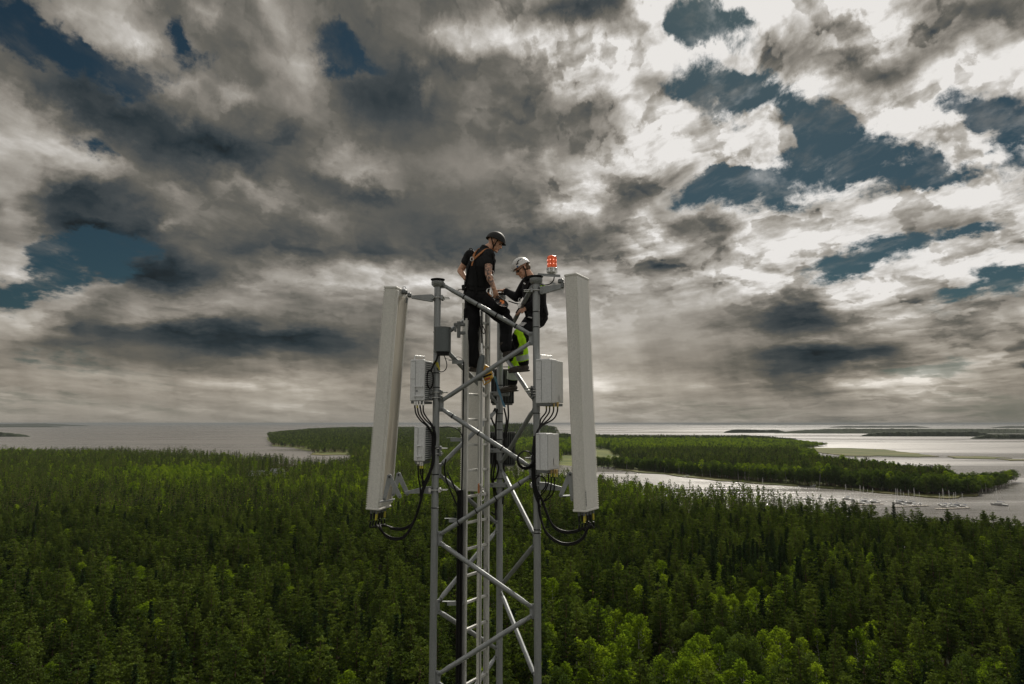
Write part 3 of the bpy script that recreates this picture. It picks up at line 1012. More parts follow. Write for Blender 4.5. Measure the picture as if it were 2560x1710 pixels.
def visible(t):
    x, y, z, kd, s = t[:5]
    top = z + 17 * s
    px, row = column_of(x, y, top), canopy_row(x, y, top)
    return -15 < px < 2575 and row < 1712 and not (1090 < px < 1330 and row > 1200 and False)


single, rest = {k: [] for k in KINDS}, []
for t in sorted(TREES, key=lambda q: q[1]):
    if visible(t) and len(single[t[3]]) < 300 and t[1] < 480: single[t[3]].append(t)
    else: rest.append(t)
rk = random.Random(5)
LOOK = {'pine': ('olive', 'dark olive', 'pine'), 'spruce': ('slender', 'dark', 'pointed spruce'),
        'birch': ('bright green', 'yellow-green', 'birch'), 'alder': ('green', 'green', 'leafy tree')}


def tree_label(kd, x, y, z, s, w, r):
    """What a viewer can tell apart: stature, tone and where it stands against the mast and its antennas."""
    px, row = column_of(x, y, z + 15 * s), canopy_row(x, y, z + 15 * s)
    size = 'tall' if s > 0.99 else ('short' if s < 0.84 else '')
    for lim, col in ((130, 'at the left edge'), (330, 'far left'), (560, 'halfway left of the mast'), (830, 'left of the left antenna'), (1060, 'below the left antenna'),
                     (1360, 'seen through the mast'), (1560, 'below the right antenna'), (1800, 'right of the right antenna'), (2060, 'halfway right of the mast'), (2330, 'far right'), (9999, 'at the right edge')):
        if px < lim: break
    for lim, band in ((1210, 'in the distant forest'), (1290, 'in the upper forest'), (1390, 'in mid forest'), (1490, 'in the nearer forest'), (1590, 'low in the photo'), (9999, 'at the bottom')):
        if row < lim: break
    return ('%s %s %s %s, %s' % (size, LOOK[kd][0 if r < 0.5 else 1], LOOK[kd][2], band, col)).strip()


for kd in KINDS:
    for (x, y, z, _, s, w, rz, _r) in single[kd]:
        cm, tm = rk.choice(NEAR[kd])
        lb_ = tree_label(kd, x, y, z, s, w, 0.3)
        root = bpy.data.objects.new(NAMES[kd], None)
        root.empty_display_size = 1.0
        root.location = (x, y, z)
        root.rotation_euler = (0, 0, rz)
        root.scale = (w, w, s)
        link(root)
        tag(root, lb_, CATS[kd], LABELS[kd][1])
        link(bpy.data.objects.new('crown', cm), root)
        link(bpy.data.objects.new('trunk', tm), root)


TENS = ['', '', 'twenty', 'thirty', 'forty', 'fifty', 'sixty']
ONES = ['', 'first', 'second', 'third', 'fourth', 'fifth', 'sixth', 'seventh', 'eighth', 'ninth', 'tenth', 'eleventh', 'twelfth', 'thirteenth', 'fourteenth',
        'fifteenth', 'sixteenth', 'seventeenth', 'eighteenth', 'nineteenth']


def ordinal(n):
    if n < 20: return ONES[n]
    return (TENS[n // 10][:-1] + 'ieth') if n % 10 == 0 else TENS[n // 10] + '-' + ONES[n % 10]


by_label = {}
for o in COL.objects:
    if o.get('group') in [v[1] for v in LABELS.values()]: by_label.setdefault(o['label'], []).append(o)
for lb, os_ in by_label.items():
    if len(os_) < 2: continue
    os_.sort(key=lambda o: column_of(o.location.x, o.location.y))
    for i, o in enumerate(os_): o['label'] = '%s from left: %s' % (ordinal(i + 1), lb)


def forest_object(name, trees, grade):
    """All further trees of one grade: points that carry their own prototype, size and turn."""
    coll, order = GRADES[grade]
    bykind = {k: [i for i, q in enumerate(order) if q == k] for k in KINDS}
    rng = random.Random(grade + 1)
    me = bpy.data.meshes.new(name)
    me.from_pydata([(t[0], t[1], t[2]) for t in trees], [], [])
    a = me.attributes.new('pick', 'INT', 'POINT')
    a.data.foreach_set('value', [rng.choice(bykind[t[3]]) for t in trees])
    a = me.attributes.new('turn', 'FLOAT', 'POINT')
    a.data.foreach_set('value', [t[6] for t in trees])
    a = me.attributes.new('size', 'FLOAT_VECTOR', 'POINT')
    a.data.foreach_set('vector', [q for t in trees for q in (t[5], t[5], t[4])])
    o = link(bpy.data.objects.new(name, me))
    g = bpy.data.node_groups.new('plant_' + name, 'GeometryNodeTree')
    g.interface.new_socket('Geometry', in_out='INPUT', socket_type='NodeSocketGeometry')
    g.interface.new_socket('Geometry', in_out='OUTPUT', socket_type='NodeSocketGeometry')
    nd = g.nodes
    gi, go = nd.new('NodeGroupInput'), nd.new('NodeGroupOutput')
    ci = nd.new('GeometryNodeCollectionInfo')
    ci.inputs['Collection'].default_value = coll
    ci.inputs['Separate Children'].default_value = True
    ci.inputs['Reset Children'].default_value = True
    iop = nd.new('GeometryNodeInstanceOnPoints')
    iop.inputs['Pick Instance'].default_value = True
    def attr(nm, ty):
        n = nd.new('GeometryNodeInputNamedAttribute')
        n.data_type = ty
        n.inputs['Name'].default_value = nm
        return n.outputs['Attribute']
    cx = nd.new('ShaderNodeCombineXYZ')
    L = g.links.new
    L(attr('turn', 'FLOAT'), cx.inputs[2])
    L(gi.outputs[0], iop.inputs['Points'])
    L(ci.outputs[0], iop.inputs['Instance'])
    L(attr('pick', 'INT'), iop.inputs['Instance Index'])
    L(cx.outputs[0], iop.inputs['Rotation'])
    L(attr('size', 'FLOAT_VECTOR'), iop.inputs['Scale'])
    L(iop.outputs[0], go.inputs[0])
    md = o.modifiers.new('plant', 'NODES')
    md.node_group = g
    return o


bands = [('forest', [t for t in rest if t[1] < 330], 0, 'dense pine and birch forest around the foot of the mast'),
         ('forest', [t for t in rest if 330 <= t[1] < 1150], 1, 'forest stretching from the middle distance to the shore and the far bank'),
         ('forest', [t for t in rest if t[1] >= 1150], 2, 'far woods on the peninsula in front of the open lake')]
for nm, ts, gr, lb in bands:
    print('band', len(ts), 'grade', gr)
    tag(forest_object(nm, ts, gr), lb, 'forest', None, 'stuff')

# ------------------------------------------------------------------ geometry helpers for built things
class G:
    def __init__(self):
        self.V, self.F, self.MI = [], [], []

    def add(self, V, F, mi=0):
        k = len(self.V)
        self.V += [Vector(v) for v in V]
        self.F += [tuple(i + k for i in f) for f in F]
        self.MI += [mi] * len(F)
        return self

    def tube(self, pts, r, sides=10, caps=True, mi=0):
        """Round bar through pts; r one radius or one per point."""
        pts = [Vector(p) for p in pts]
        n = len(pts)
        rs = r if isinstance(r, (list, tuple)) else [r] * n
        V, F = [], []
        d = (pts[1] - pts[0]).normalized()
        u = d.orthogonal().normalized()
        for i, p in enumerate(pts):
            t = (pts[min(i + 1, n - 1)] - pts[max(i - 1, 0)])
            if t.length > 1e-9: d = t.normalized()
            u = (u - d * u.dot(d)).normalized()
            w = d.cross(u)
            for s in range(sides):
                a = 2 * math.pi * s / sides
                V.append(p + (u * math.cos(a) + w * math.sin(a)) * rs[i])
        for i in range(n - 1):
            for s in range(sides):
                a, b = i * sides + s, i * sides + (s + 1) % sides
                F.append((a, b, b + sides, a + sides))
        if caps:
            F.append(tuple(reversed(range(sides))))
            F.append(tuple(range((n - 1) * sides, n * sides)))
        return self.add(V, F, mi)

    def box(self, c, ax, ay, az, mi=0, bev=0.0):
        """Box at c with half-axis vectors; edges chamfered by bev."""
        c, ax, ay, az = Vector(c), Vector(ax), Vector(ay), Vector(az)
        if bev <= 0:
            V = [c + ax * i + ay * j + az * k for i in (-1, 1) for j in (-1, 1) for k in (-1, 1)]
            return self.add(V, [(0, 1, 3, 2), (4, 6, 7, 5), (0, 4, 5, 1), (2, 3, 7, 6), (0, 2, 6, 4), (1, 5, 7, 3)], mi)
        fx, fy = 1 - bev / ax.length, 1 - bev / ay.length
        fz = 1 - bev / az.length
        ring = [(-fx, -1), (fx, -1), (1, -fy), (1, fy), (fx, 1), (-fx, 1), (-1, fy), (-1, -fy)]
        ring2 = [(-fx, -fy), (fx, -fy), (fx, -fy), (fx, fy), (fx, fy), (-fx, fy), (-fx, fy), (-fx, -fy)]
        V = [c + ax * x * fx + ay * y * fy - az for x, y in ring] + [c + ax * x + ay * y - az * fz for x, y in ring] + \
            [c + ax * x + ay * y + az * fz for x, y in ring] + [c + ax * x * fx + ay * y * fy + az for x, y in ring]
        F = [tuple(reversed(range(8))), tuple(range(24, 32))]
        for l in range(3):
            for s in range(8):
                a, b = l * 8 + s, l * 8 + (s + 1) % 8
                F.append((a, b, b + 8, a + 8))
        return self.add(V, F, mi)

    def prism(self, poly, off, mi=0):
        """Flat outline poly (3-D points) thickened by the vector off."""
        poly = [Vector(p) for p in poly]
        off = Vector(off)
        n = len(poly)
        V = [p - off * 0.5 for p in poly] + [p + off * 0.5 for p in poly]
        F = [tuple(range(n)), tuple(reversed(range(n, 2 * n)))] + [(i, i + n, (i + 1) % n + n, (i + 1) % n) for i in range(n)]
        return self.add(V, F, mi)

    def lathe(self, c, prof, axis=(0, 0, 1), sides=20, mi=0):
        c, w = Vector(c), Vector(axis).normalized()
        u = w.orthogonal().normalized()
        v = w.cross(u)
        V, F = [], []
        for r, h in prof:
            for s in range(sides):
                a = 2 * math.pi * s / sides
                V.append(c + w * h + (u * math.cos(a) + v * math.sin(a)) * max(r, 1e-4))
        for i in range(len(prof) - 1):
            for s in range(sides):
                a, b = i * sides + s, i * sides + (s + 1) % sides
                F.append((a, b, b + sides, a + sides))
        F.append(tuple(reversed(range(sides))))
        F.append(tuple(range((len(prof) - 1) * sides, len(prof) * sides)))
        return self.add(V, F, mi)

    def obj(self, name, mat, parent=None, smooth=False, origin=None):
        """Link as one mesh object; under a parent the vertices become local to it."""
        o = Vector(origin) if origin is not None else (Vector(parent_origin(parent)) if parent is not None else Vector((0, 0, 0)))
        me = bpy.data.meshes.new(name)
        me.from_pydata([tuple(v - o) for v in self.V], [], self.F)
        for m_ in (mat if isinstance(mat, (list, tuple)) else [mat]): me.materials.append(m_)
        me.polygons.foreach_set('material_index', self.MI)
        me.update()
        bm = bmesh.new()
        bm.from_mesh(me)
        bmesh.ops.recalc_face_normals(bm, faces=bm.faces)
        bm.to_mesh(me)
        bm.free()
        if smooth:
            me.polygons.foreach_set('use_smooth', [True] * len(me.polygons))
            try: me.set_sharp_from_angle(angle=math.radians(40))
            except Exception: pass
        ob = link(bpy.data.objects.new(name, me), parent)
        if parent is None: ob.location = o
        return ob


def parent_origin(p):
    q = Vector((0, 0, 0))
    while p is not None:
        q += p.location
        p = p.parent
    return q


def curve(pts, n=6):
    """Smooth path through points."""
    pts = [Vector(p) for p in pts]
    P = [pts[0] * 2 - pts[1]] + pts + [pts[-1] * 2 - pts[-2]]
    out = []
    for i in range(1, len(P) - 2):
        a, b, c, d = P[i - 1], P[i], P[i + 1], P[i + 2]
        for k in range(n):
            t = k / n
            out.append(0.5 * ((2 * b) + (c - a) * t + (2 * a - 5 * b + 4 * c - d) * t * t + (3 * b - a - 3 * c + d) * t ** 3))
    out.append(pts[-1])
    return out


# materials of the built things
def galv(name, base, rough, metal, streak=0.25):
    m, N = new_mat(name)
    pos = geopos(N)
    a = N.noise(pos, 60, 3, 0.6, dim='3D')
    b = N.noise(N.v('MULTIPLY', pos, (14, 14, 1.4)), 1.0, 4, 0.6, dim='3D')
    v = N.m('ADD', N.m('MULTIPLY', N.m('SUBTRACT', a, 0.5), 0.6), N.m('MULTIPLY', N.m('SUBTRACT', b, 0.5), streak * 2))
    c = N.v('SCALE', N.xyz(*base), N.m('ADD', 1.0, v))
    finish(N, principled(N, c, N.smooth(a, 0.3, 0.7, rough - 0.08, rough + 0.12), metal, 0.5, a, 0.08, 0.002))
    return m


M['galv'] = galv('galvanised_steel', (0.28, 0.295, 0.295), 0.50, 0.5, 0.4)
M['galv_dark'] = galv('dark_galvanised_steel', (0.16, 0.17, 0.17), 0.50, 0.5)
M['alu'] = galv('aluminium', (0.62, 0.62, 0.59), 0.42, 0.5, 0.2)
M['radome'] = galv('grey_radome_plastic', (0.66, 0.65, 0.60), 0.55, 0.0, 0.12)
M['radome_lid'] = galv('radome_cap_plastic', (0.68, 0.67, 0.62), 0.55, 0.0, 0.1)
M['radio'] = galv('pale_radio_housing', (0.66, 0.67, 0.67), 0.45, 0.0, 0.08)
M['fins'] = galv('dark_heat_sink', (0.15, 0.16, 0.155), 0.5, 0.3, 0.2)
M['slate'] = galv('slate_grey_cover', (0.105, 0.12, 0.12), 0.42, 0.3, 0.1)
M['rubber'] = simple('black_rubber', (0.009, 0.009, 0.009), 0.6, spec=0.25, var=0.3)
M['cable'] = simple('black_cable_sheath', (0.006, 0.006, 0.006), 0.5, spec=0.25, var=0.2)
M['yellow_tape'] = simple('yellow_tape', (0.50, 0.43, 0.04), 0.5)
M['brass'] = simple('brass_connector', (0.42, 0.30, 0.12), 0.4, metal=0.7)
M['yellow'] = simple('yellow_plastic', (0.72, 0.40, 0.02), 0.4)
M['red_print'] = simple('red_print', (0.45, 0.05, 0.03), 0.5)
M['blue_rope'] = simple('blue_rope', (0.10, 0.24, 0.36), 0.7)
M['steel'] = simple('bright_steel', (0.62, 0.62, 0.60), 0.28, metal=0.9, var=0.1)
M['white_lbl'] = simple('white_label', (0.70, 0.70, 0.68), 0.5, var=0.05)

# backs of antennas carry a long weathering stain
m_, N_ = new_mat('weathered_antenna_back')
p_ = geopos(N_)
s_ = N_.noise(N_.v('MULTIPLY', p_, (30, 30, 0.7)), 1.0, 4, 0.6, dim='3D')
g_ = N_.noise(N_.v('MULTIPLY', p_, (3, 3, 0.4)), 1.0, 3, 0.6, dim='3D')
f_ = N_.m('MULTIPLY', N_.smooth(s_, 0.35, 0.7), N_.smooth(g_, 0.35, 0.6))
finish(N_, principled(N_, N_.mix(f_, (0.58, 0.54, 0.45, 1), (0.36, 0.32, 0.25, 1)), 0.55))
M['stained'] = m_

# ------------------------------------------------------------------ the lattice mast
XY = lambda px, Y: Vector((at(px, 1058, Y).x, Y, 0))
LEG = {'L': XY(1089.8, 8.48), 'R': XY(1341.7, 8.30), 'B': XY(1249.6, 9.46)}
LR = 0.0425
TOPZ = 1.785
BAY = 1.61
mast_base = WATER + land_height(0, 8.7)
mast = empty('lattice_mast', (LEG['L'] + LEG['R'] + LEG['B']) / 3 + Vector((0, 0, mast_base)),
             'triangular galvanised steel lattice mast with tubular legs, rising from the forest', 'mast')
for k_, p in LEG.items():
    leg = G().tube([p + Vector((0, 0, mast_base)), p + Vector((0, 0, TOPZ - 0.03))], LR, 20).obj('leg', M['galv'], mast, True)
    G().lathe(p, [(0.055, TOPZ - 0.075), (0.078, TOPZ - 0.05), (0.080, TOPZ - 0.01), (0.070, TOPZ)], sides=24).obj('flange', M['galv'], leg, True)
    G().lathe(p, [(0.050, TOPZ + 0.002), (0.088, TOPZ + 0.010), (0.090, TOPZ + 0.022), (0.05, TOPZ + 0.032)], sides=24).obj('rubber_cap', M['rubber'], leg, True)
    # bands where sections and cable ties go round the leg
    g = G()
    zs = {'L': (0.62, 0.44, -0.30, -0.62, -1.02), 'R': (1.36, 1.17, 0.12, -0.19, -0.62, -1.25, -1.29), 'B': (0.52, 0.40, 0.13, 0.02, -0.09, -0.22, -0.75)}[k_]
    for z in zs: g.lathe(p, [(LR + 0.001, z - 0.006), (LR + 0.004, z - 0.004), (LR + 0.004, z + 0.004), (LR + 0.001, z + 0.006)], sides=20)
    g.obj('cable_tie', M['cable'], leg, True)


def unit(a, b):
    return (b - a).normalized()


brace_bands = {}
for A, B_ in (('L', 'R'), ('B', 'L'), ('R', 'B')):
    a, b = LEG[A], LEG[B_]
    d = unit(a, b)
    nrm = Vector((d.y, -d.x, 0))
    for k in range(5):
        za, zb = 1.836 - BAY * k, 1.031 - BAY * k
        hi = min(za - 0.055, 1.725)
        ends = [(a + d * 0.078 + Vector((0, 0, hi)), b - d * 0.078 + Vector((0, 0, zb + 0.055))),
                (b - d * 0.078 + Vector((0, 0, zb - 0.055)), a + d * 0.078 + Vector((0, 0, za - BAY + 0.055)))]
        for e, (p, q) in enumerate(ends):
            t = unit(p, q)
            r = 0.0285
            g = G()
            g.tube([p + t * 0.05, p + t * 0.12, q - t * 0.12, q - t * 0.05], [r * 0.75, r, r, r * 0.75], 14)
            up = nrm.cross(t).normalized()
            for s, sg in ((p, 1), (q, -1)):
                g.box(s + t * sg * 0.035, t * 0.055, up * 0.024, nrm * 0.006, bev=0.003)
            br = g.obj('brace', M['galv'], mast, True)
            gb = G()
            for s in (p, q): gb.tube([s - nrm * 0.022, s + nrm * 0.022], 0.012, 6)
            gb.obj('bolt', M['galv_dark'], br)
            if A == 'L' and k < 2:
                gt = G()
                for f in ((0.24, 0.40, 0.62, 0.84), (), (0.12, 0.42, 0.68), (0.12, 0.38, 0.60, 0.80))[k * 2 + e]:
                    c = p.lerp(q, f)
                    gt.tube([c - t * 0.007, c + t * 0.007], r + 0.005, 14)
                if gt.V: gt.obj('cable_tie', M['cable'], br)
    for k in range(6):
        for leg_, sg, z in ((a, 1, 1.836 - BAY * k), (b, -1, 1.031 - BAY * k)):
            z0, z1 = z - 0.085, min(z + 0.085, 1.70)
            if k == 0 and leg_ is a: z0, z1 = 1.69, 1.76
            c = leg_ + d * sg * (LR + 0.021)
            G().box(Vector((c.x, c.y, (z0 + z1) / 2)) - nrm * 0.010, d * 0.030, nrm * 0.005, Vector((0, 0, (z1 - z0) / 2)), bev=0.003).obj('gusset_plate', M['galv'], mast)

# ------------------------------------------------------------------ ladder in the mast
LA, LB = XY(1162.5, 8.60), XY(1219.0, 9.02)
ld = unit(LA, LB)
ln = Vector((ld.y, -ld.x, 0))
ladder = empty('ladder', LA.lerp(LB, 0.5) + Vector((0, 0, mast_base)), 'aluminium ladder with a fall-arrest rail, running up inside the mast', 'ladder')
for p, zt in ((LA, 1.30), (LB, 1.47)):
    g = G()
    zc, hz = (mast_base + zt) / 2, (zt - mast_base) / 2
    g.box(p + Vector((0, 0, zc)), ld * 0.006, ln * 0.034, Vector((0, 0, hz)))
    for s in (-1, 1): g.box(p + ln * s * 0.031 + ld * 0.010 * (1 if p is LA else -1) + Vector((0, 0, zc)), ld * 0.014, ln * 0.0035, Vector((0, 0, hz)))
    g.obj('rail', M['alu'], ladder)
z = -1.54 - 0.317 * 12
while z < 1.42:
    G().box(LA.lerp(LB, 0.5) + Vector((0, 0, z)), (LB - LA) * 0.485, ln * 0.015, Vector((0, 0, 0.0155)), bev=0.003).obj('rung', M['alu'], ladder)
    z += 0.317
mid = LA.lerp(LB, 0.5) + ln * 0.045
g = G()
zc, hz = (mast_base + 1.50) / 2, (1.50 - mast_base) / 2
g.box(mid + Vector((0, 0, zc)), ld * 0.030, ln * 0.006, Vector((0, 0, hz)))
for s in (-1, 1): g.box(mid + ld * s * 0.0215 + ln * 0.014 + Vector((0, 0, zc)), ld * 0.0115, ln * 0.010, Vector((0, 0, hz)))
sr = g.obj('safety_rail', M['alu'], ladder)
G().box(mid + ln * 0.009 + Vector((0, 0, zc)), ld * 0.0098, ln * 0.003, Vector((0, 0, hz))).obj('groove', M['fins'], sr)
for py in (905, 1099, 1301, 1509):
    a, b = at(1126 - (py - 1100) * 0.02, py, 8.60), at(1159, py, 8.58)
    lb = G().box((a + b) / 2, (b - a) * 0.5, Vector((0, 0.004, 0)), Vector((0, 0, 0.024)), bev=0.002).box(a.lerp(b, 0.1) + Vector((0, 0.018, 0.021)), (b - a) * 0.4, Vector((0, 0.018, 0)), Vector((0, 0, 0.003))).obj('cable_bracket', M['galv'], ladder)
# black pivot clamps at the head of the ladder
g = G()
for (x0, y0, x1, y1) in ((1143, 804, 1151, 844), (1135, 808, 1162, 815), (1150, 829, 1164, 836), (1136, 812, 1141, 829)):
    a, b = at(x0, y0, 8.62), at(x1, y1, 8.62)
    g.box((a + b) / 2, Vector(((b.x - a.x) / 2, 0, 0)), Vector((0, 0.03, 0)), Vector((0, 0, (a.z - b.z) / 2)), bev=0.004)
g.obj('pivot_clamp', M['fins'], ladder)

# ------------------------------------------------------------------ panel antennas
def panel_antenna(top, bot, Y, deg, W, D, front_is_side, label):
    """Slightly tilted panel; top/bot = picture points of its nearest upright edge.
    n: direction of the face that reaches right and away from that edge."""
    th = math.radians(deg)
    n = Vector((math.cos(th), -math.sin(th), 0))
    out = n if not front_is_side else -n
    T_ = at(top[0], top[1], Y)
    Yb = Y
    for _ in range(4):
        Bp = at(bot[0], bot[1], Yb)
        Yb = Y + (Bp.x - T_.x) / n.x * n.y
    Bp = at(bot[0], bot[1], Yb)
    up = (T_ - Bp).normalized()
    wv = Vector((math.sin(th), math.cos(th), 0)) * W          # along the broad face
    dv = (-n - up * (-n).dot(up)).normalized() * D            # through the thickness
    L = (T_ - Bp).length
    mid_ = Bp + wv * 0.5 + dv * 0.5
    root = empty('panel_antenna', mid_, label, 'antenna', 'panel antennas on the mast')
    c = (T_ + Bp) / 2 + wv * 0.5 + dv * 0.5
    body = G().box(c, wv * 0.5, dv * 0.5, up * (L / 2 - 0.012), bev=0.016).obj('radome', M['radome'], root)
    G().box(T_ + wv * 0.5 + dv * 0.5 - up * 0.012, wv * 0.515, dv * 0.53, up * 0.014, bev=0.006).obj('end_cap', M['radome_lid'], root)
    G().box(Bp + wv * 0.5 + dv * 0.5 + up * 0.010, wv * 0.515, dv * 0.53, up * 0.014, bev=0.006).obj('end_cap', M['radome_lid'], root)
    # clips along the two edges of the radiating side
    fs = -0.5 if out.dot(dv) < 0 else 0.5          # which dv side is the front
    k = int(L / 0.027)
    for side in (-0.5, 0.5):
        g = G()
        for i in range(k):
            q = Bp + wv * 0.5 + dv * 0.5 + up * (L * (i + 0.5) / k) + wv * side + dv * (fs * 1.0)
            g.box(q, wv.normalized() * 0.0035, dv.normalized() * 0.005, up * 0.007)
        g.obj('clip_strip', M['radome_lid'], root)['kind'] = 'stuff'
    return root, T_, Bp, up, wv, dv, n, L


left, T_, Bp, up, wv, dv, n, L = panel_antenna((992, 716), (947, 1276), 8.40, 12, 0.38, 0.165, True,
                                               'left panel antenna with its stained beige back towards the mast')
# ribbed back of the left antenna
c = (T_ + Bp) / 2 + wv * 0.5
G().box(c + n * 0.004, wv * 0.42, n * 0.006, up * (L / 2 - 0.10)).obj('back_panel', M['stained'], left)
g = G()
for f in (0.06, 0.94): g.box((T_ + Bp) / 2 + wv * f + n * 0.010, wv * 0.035, n * 0.012, up * (L / 2 - 0.05), bev=0.004)
g.obj('back_rib', M['radome'], left)


def bottom_ports(root, Bp, up, wv, dv, cols):
    out = []
    for i in range(cols):
        for j in (0.3, 0.7):
            q = Bp + wv * (0.14 + 0.72 * i / (cols - 1)) + dv * j - up * 0.008
            p = G().tube([q, q - up * 0.045], 0.014, 10).obj('port', M['galv_dark'], root, True)
            G().tube([q - up * 0.045, q - up * 0.12], 0.0122, 8).obj('tape', M['yellow_tape' if (i + int(j * 10)) % 3 == 0 else 'rubber'], p, True)
            out.append(q - up * 0.14)
    return out


ports_left = bottom_ports(left, Bp, up, wv, dv, 4)
LT, LB_, Lup, Ln, Lwv = T_, Bp, up, n, wv
right, T_, Bp, up, wv, dv, n, L = panel_antenna((1441, 682), (1465, 1280), 8.05, 29, 0.38, 0.16, False,
                                                'right panel antenna, pale grey, with serrated edges facing the viewer')
q = Bp + up * 0.15
G().box(q + n * 0.002 + wv * 0.03, wv.normalized() * 0.006, n * 0.003, up * 0.09).obj('slot', M['fins'], right)
ports_right = bottom_ports(right, Bp, up, wv, dv, 4)
RT, RB_, Rup, Rn, Rwv, Rdv = T_, Bp, up, n, wv, dv
back, T_, Bp, up, wv, dv, n, L = panel_antenna((1212, 758), (1209, 1226), 9.98, -75, 0.30, 0.15, True,
                                               'rear panel antenna partly hidden behind the back leg and ladder')
ports_back = bottom_ports(back, Bp, up, wv, dv, 3)


# ------------------------------------------------------------------ brackets that carry the antennas
def arm(poly, Y0, Y1, thick, parent, mat='galv'):
    xs = [p[0] for p in poly]
    a, b = min(xs), max(xs)
    pts = [at(x, y, Y0 + (Y1 - Y0) * (x - a) / (b - a)) for x, y in poly]
    return G().prism(pts, Vector((0, thick, 0))).obj('arm', M[mat], parent)


def clamp(legp, z, dirv, parent, mat='galv', w=0.062, bolts=0.11):
    """Two jaws round the leg with long threaded rods; the jaws stand out along dirv."""
    dirv = Vector(dirv).normalized()
    sv = Vector((-dirv.y, dirv.x, 0))
    c = Vector((legp.x, legp.y, z))
    for s in (-1, 1): o = G().box(c + dirv * s * (LR + 0.016), dirv * 0.014, sv * w, Vector((0, 0, 0.028)), bev=0.004).obj('clamp_jaw', M[mat], parent)
    g = G()
    for s in (-1, 1):
        q = c + sv * s * (w - 0.012)
        g.tube([q - dirv * (LR + 0.04), q + dirv * (LR + bolts)], 0.006, 8)
        g.tube([q + dirv * (LR + 0.03), q + dirv * (LR + 0.045)], 0.013, 6)
    g.obj('threaded_rod', M['steel'], o)
    return o


def scissor(root, apex, f1, f2, Y, w=0.030, t=0.008):
    A, P, Q = at(apex[0], apex[1], Y), at(f1[0], f1[1], Y), at(f2[0], f2[1], Y)
    for k, (a, b) in enumerate(((A, P), (A, Q))):
        d = (b - a).normalized()
        s = d.cross(Vector((0, 1, 0))).normalized()
        off = Vector((0, -t * (1.2 * k), 0))
        e = 0.6 * w
        poly = [a - d * w + s * e + off, a - d * w - s * e + off, a - s * w + off, b - s * w * 0.8 + off, b + d * w * 0.7 - s * e * 0.8 + off,
                b + d * w * 0.7 + s * e * 0.8 + off, b + s * w * 0.8 + off, a + s * w + off]
        pl = G().prism(poly, Vector((0, t, 0))).obj('link_plate', M['galv'], root)
        G().tube([b + Vector((0, -0.03, 0)), b + Vector((0, 0.02, 0))], 0.011, 8).tube([a + Vector((0, -0.03, 0)), a + Vector((0, 0.02, 0))], 0.011, 8).obj('bolt', M['galv_dark'], pl)


def bracket(label, base):
    return empty('antenna_bracket', base, label, 'bracket', 'brackets holding the antennas')


b1 = bracket('upper steel bracket between the left leg and the left antenna', at(1090, 745, 8.48))
arm([(1028, 739.5), (1077, 736.5), (1082, 737), (1082, 754), (1076, 754), (1029, 746)], 8.56, 8.46, 0.05, b1)
clamp(LEG['L'], at(1090, 745, 8.48).z, (1, 0.0, 0), b1)
g = G()
g.box(at(1010, 730, 8.60), (0.045, 0, 0), (0, 0.045, 0), (0, 0, 0.03), bev=0.015)
g.box(at(1024, 738, 8.58), (0.025, 0, 0), (0, 0.035, 0), (0, 0, 0.028), bev=0.01)
g.tube([at(1018, 745, 8.56), at(1016, 757, 8.56)], 0.014, 8)
g.tube([at(1008, 724, 8.6), at(1007, 717, 8.6), at(1013, 717, 8.6), at(1015, 722, 8.6)], 0.005, 6)
g.obj('pivot_block', M['galv_dark'], b1)

b2 = bracket('lower steel bracket with folding link plates behind the left antenna', at(1084, 1225, 8.46))
arm([(1012, 1229), (1064, 1216), (1078, 1216), (1078, 1235), (1062, 1233), (1012, 1234)], 8.50, 8.45, 0.05, b2)
clamp(LEG['L'], at(1085, 1225, 8.46).z, (1, 0, 0), b2, 'alu')
scissor(b2, (974, 1192), (961, 1247), (999.5, 1241), 8.36)
scissor(b2, (997, 1187), (983, 1236), (1019, 1234), 8.60)
a_, c_ = at(950, 1254, 8.38), at(985, 1249, 8.44)
G().box((a_ + c_) / 2, (c_ - a_) * 0.5, (0, 0.06, 0), (0, 0, 0.008), bev=0.003).obj('foot_plate', M['galv'], b2)

b3 = bracket('upper steel bracket between the right leg and the right antenna', at(1341, 726, 8.3))
arm([(1349, 717), (1349, 734), (1354, 736), (1403, 722), (1405, 716), (1400, 712)], 8.28, 8.20, 0.05, b3, 'galv')
clamp(LEG['R'], at(1341, 727, 8.3).z, (-1, 0, 0), b3)
g = G()
g.box(at(1402, 703, 8.19), (0.035, 0, 0), (0, 0.03, 0), (0, 0, 0.028), bev=0.012)
g.box(at(1406, 713, 8.19), (0.02, 0, 0), (0, 0.03, 0), (0, 0, 0.04), bev=0.01)
g.obj('pivot_block', M['galv_dark'], b3)

b4 = bracket('lower steel bracket with a folding link beside the right antenna', at(1343, 1215, 8.29))
arm([(1347, 1205), (1366, 1206), (1404, 1217), (1404, 1226), (1347, 1224)], 8.27, 8.20, 0.05, b4)
clamp(LEG['R'], at(1343, 1213, 8.29).z, (1, 0, 0), b4, 'alu', bolts=0.04)
scissor(b4, (1424.5, 1186), (1402, 1238), (1431, 1248), 8.17)
a_, c_ = at(1402, 1240, 8.18), at(1428, 1239, 8.18)
G().box((a_ + c_) / 2, (c_ - a_) * 0.5, (0, 0.04, 0), (0, 0, 0.007), bev=0.003).obj('foot_plate', M['galv'], b4)

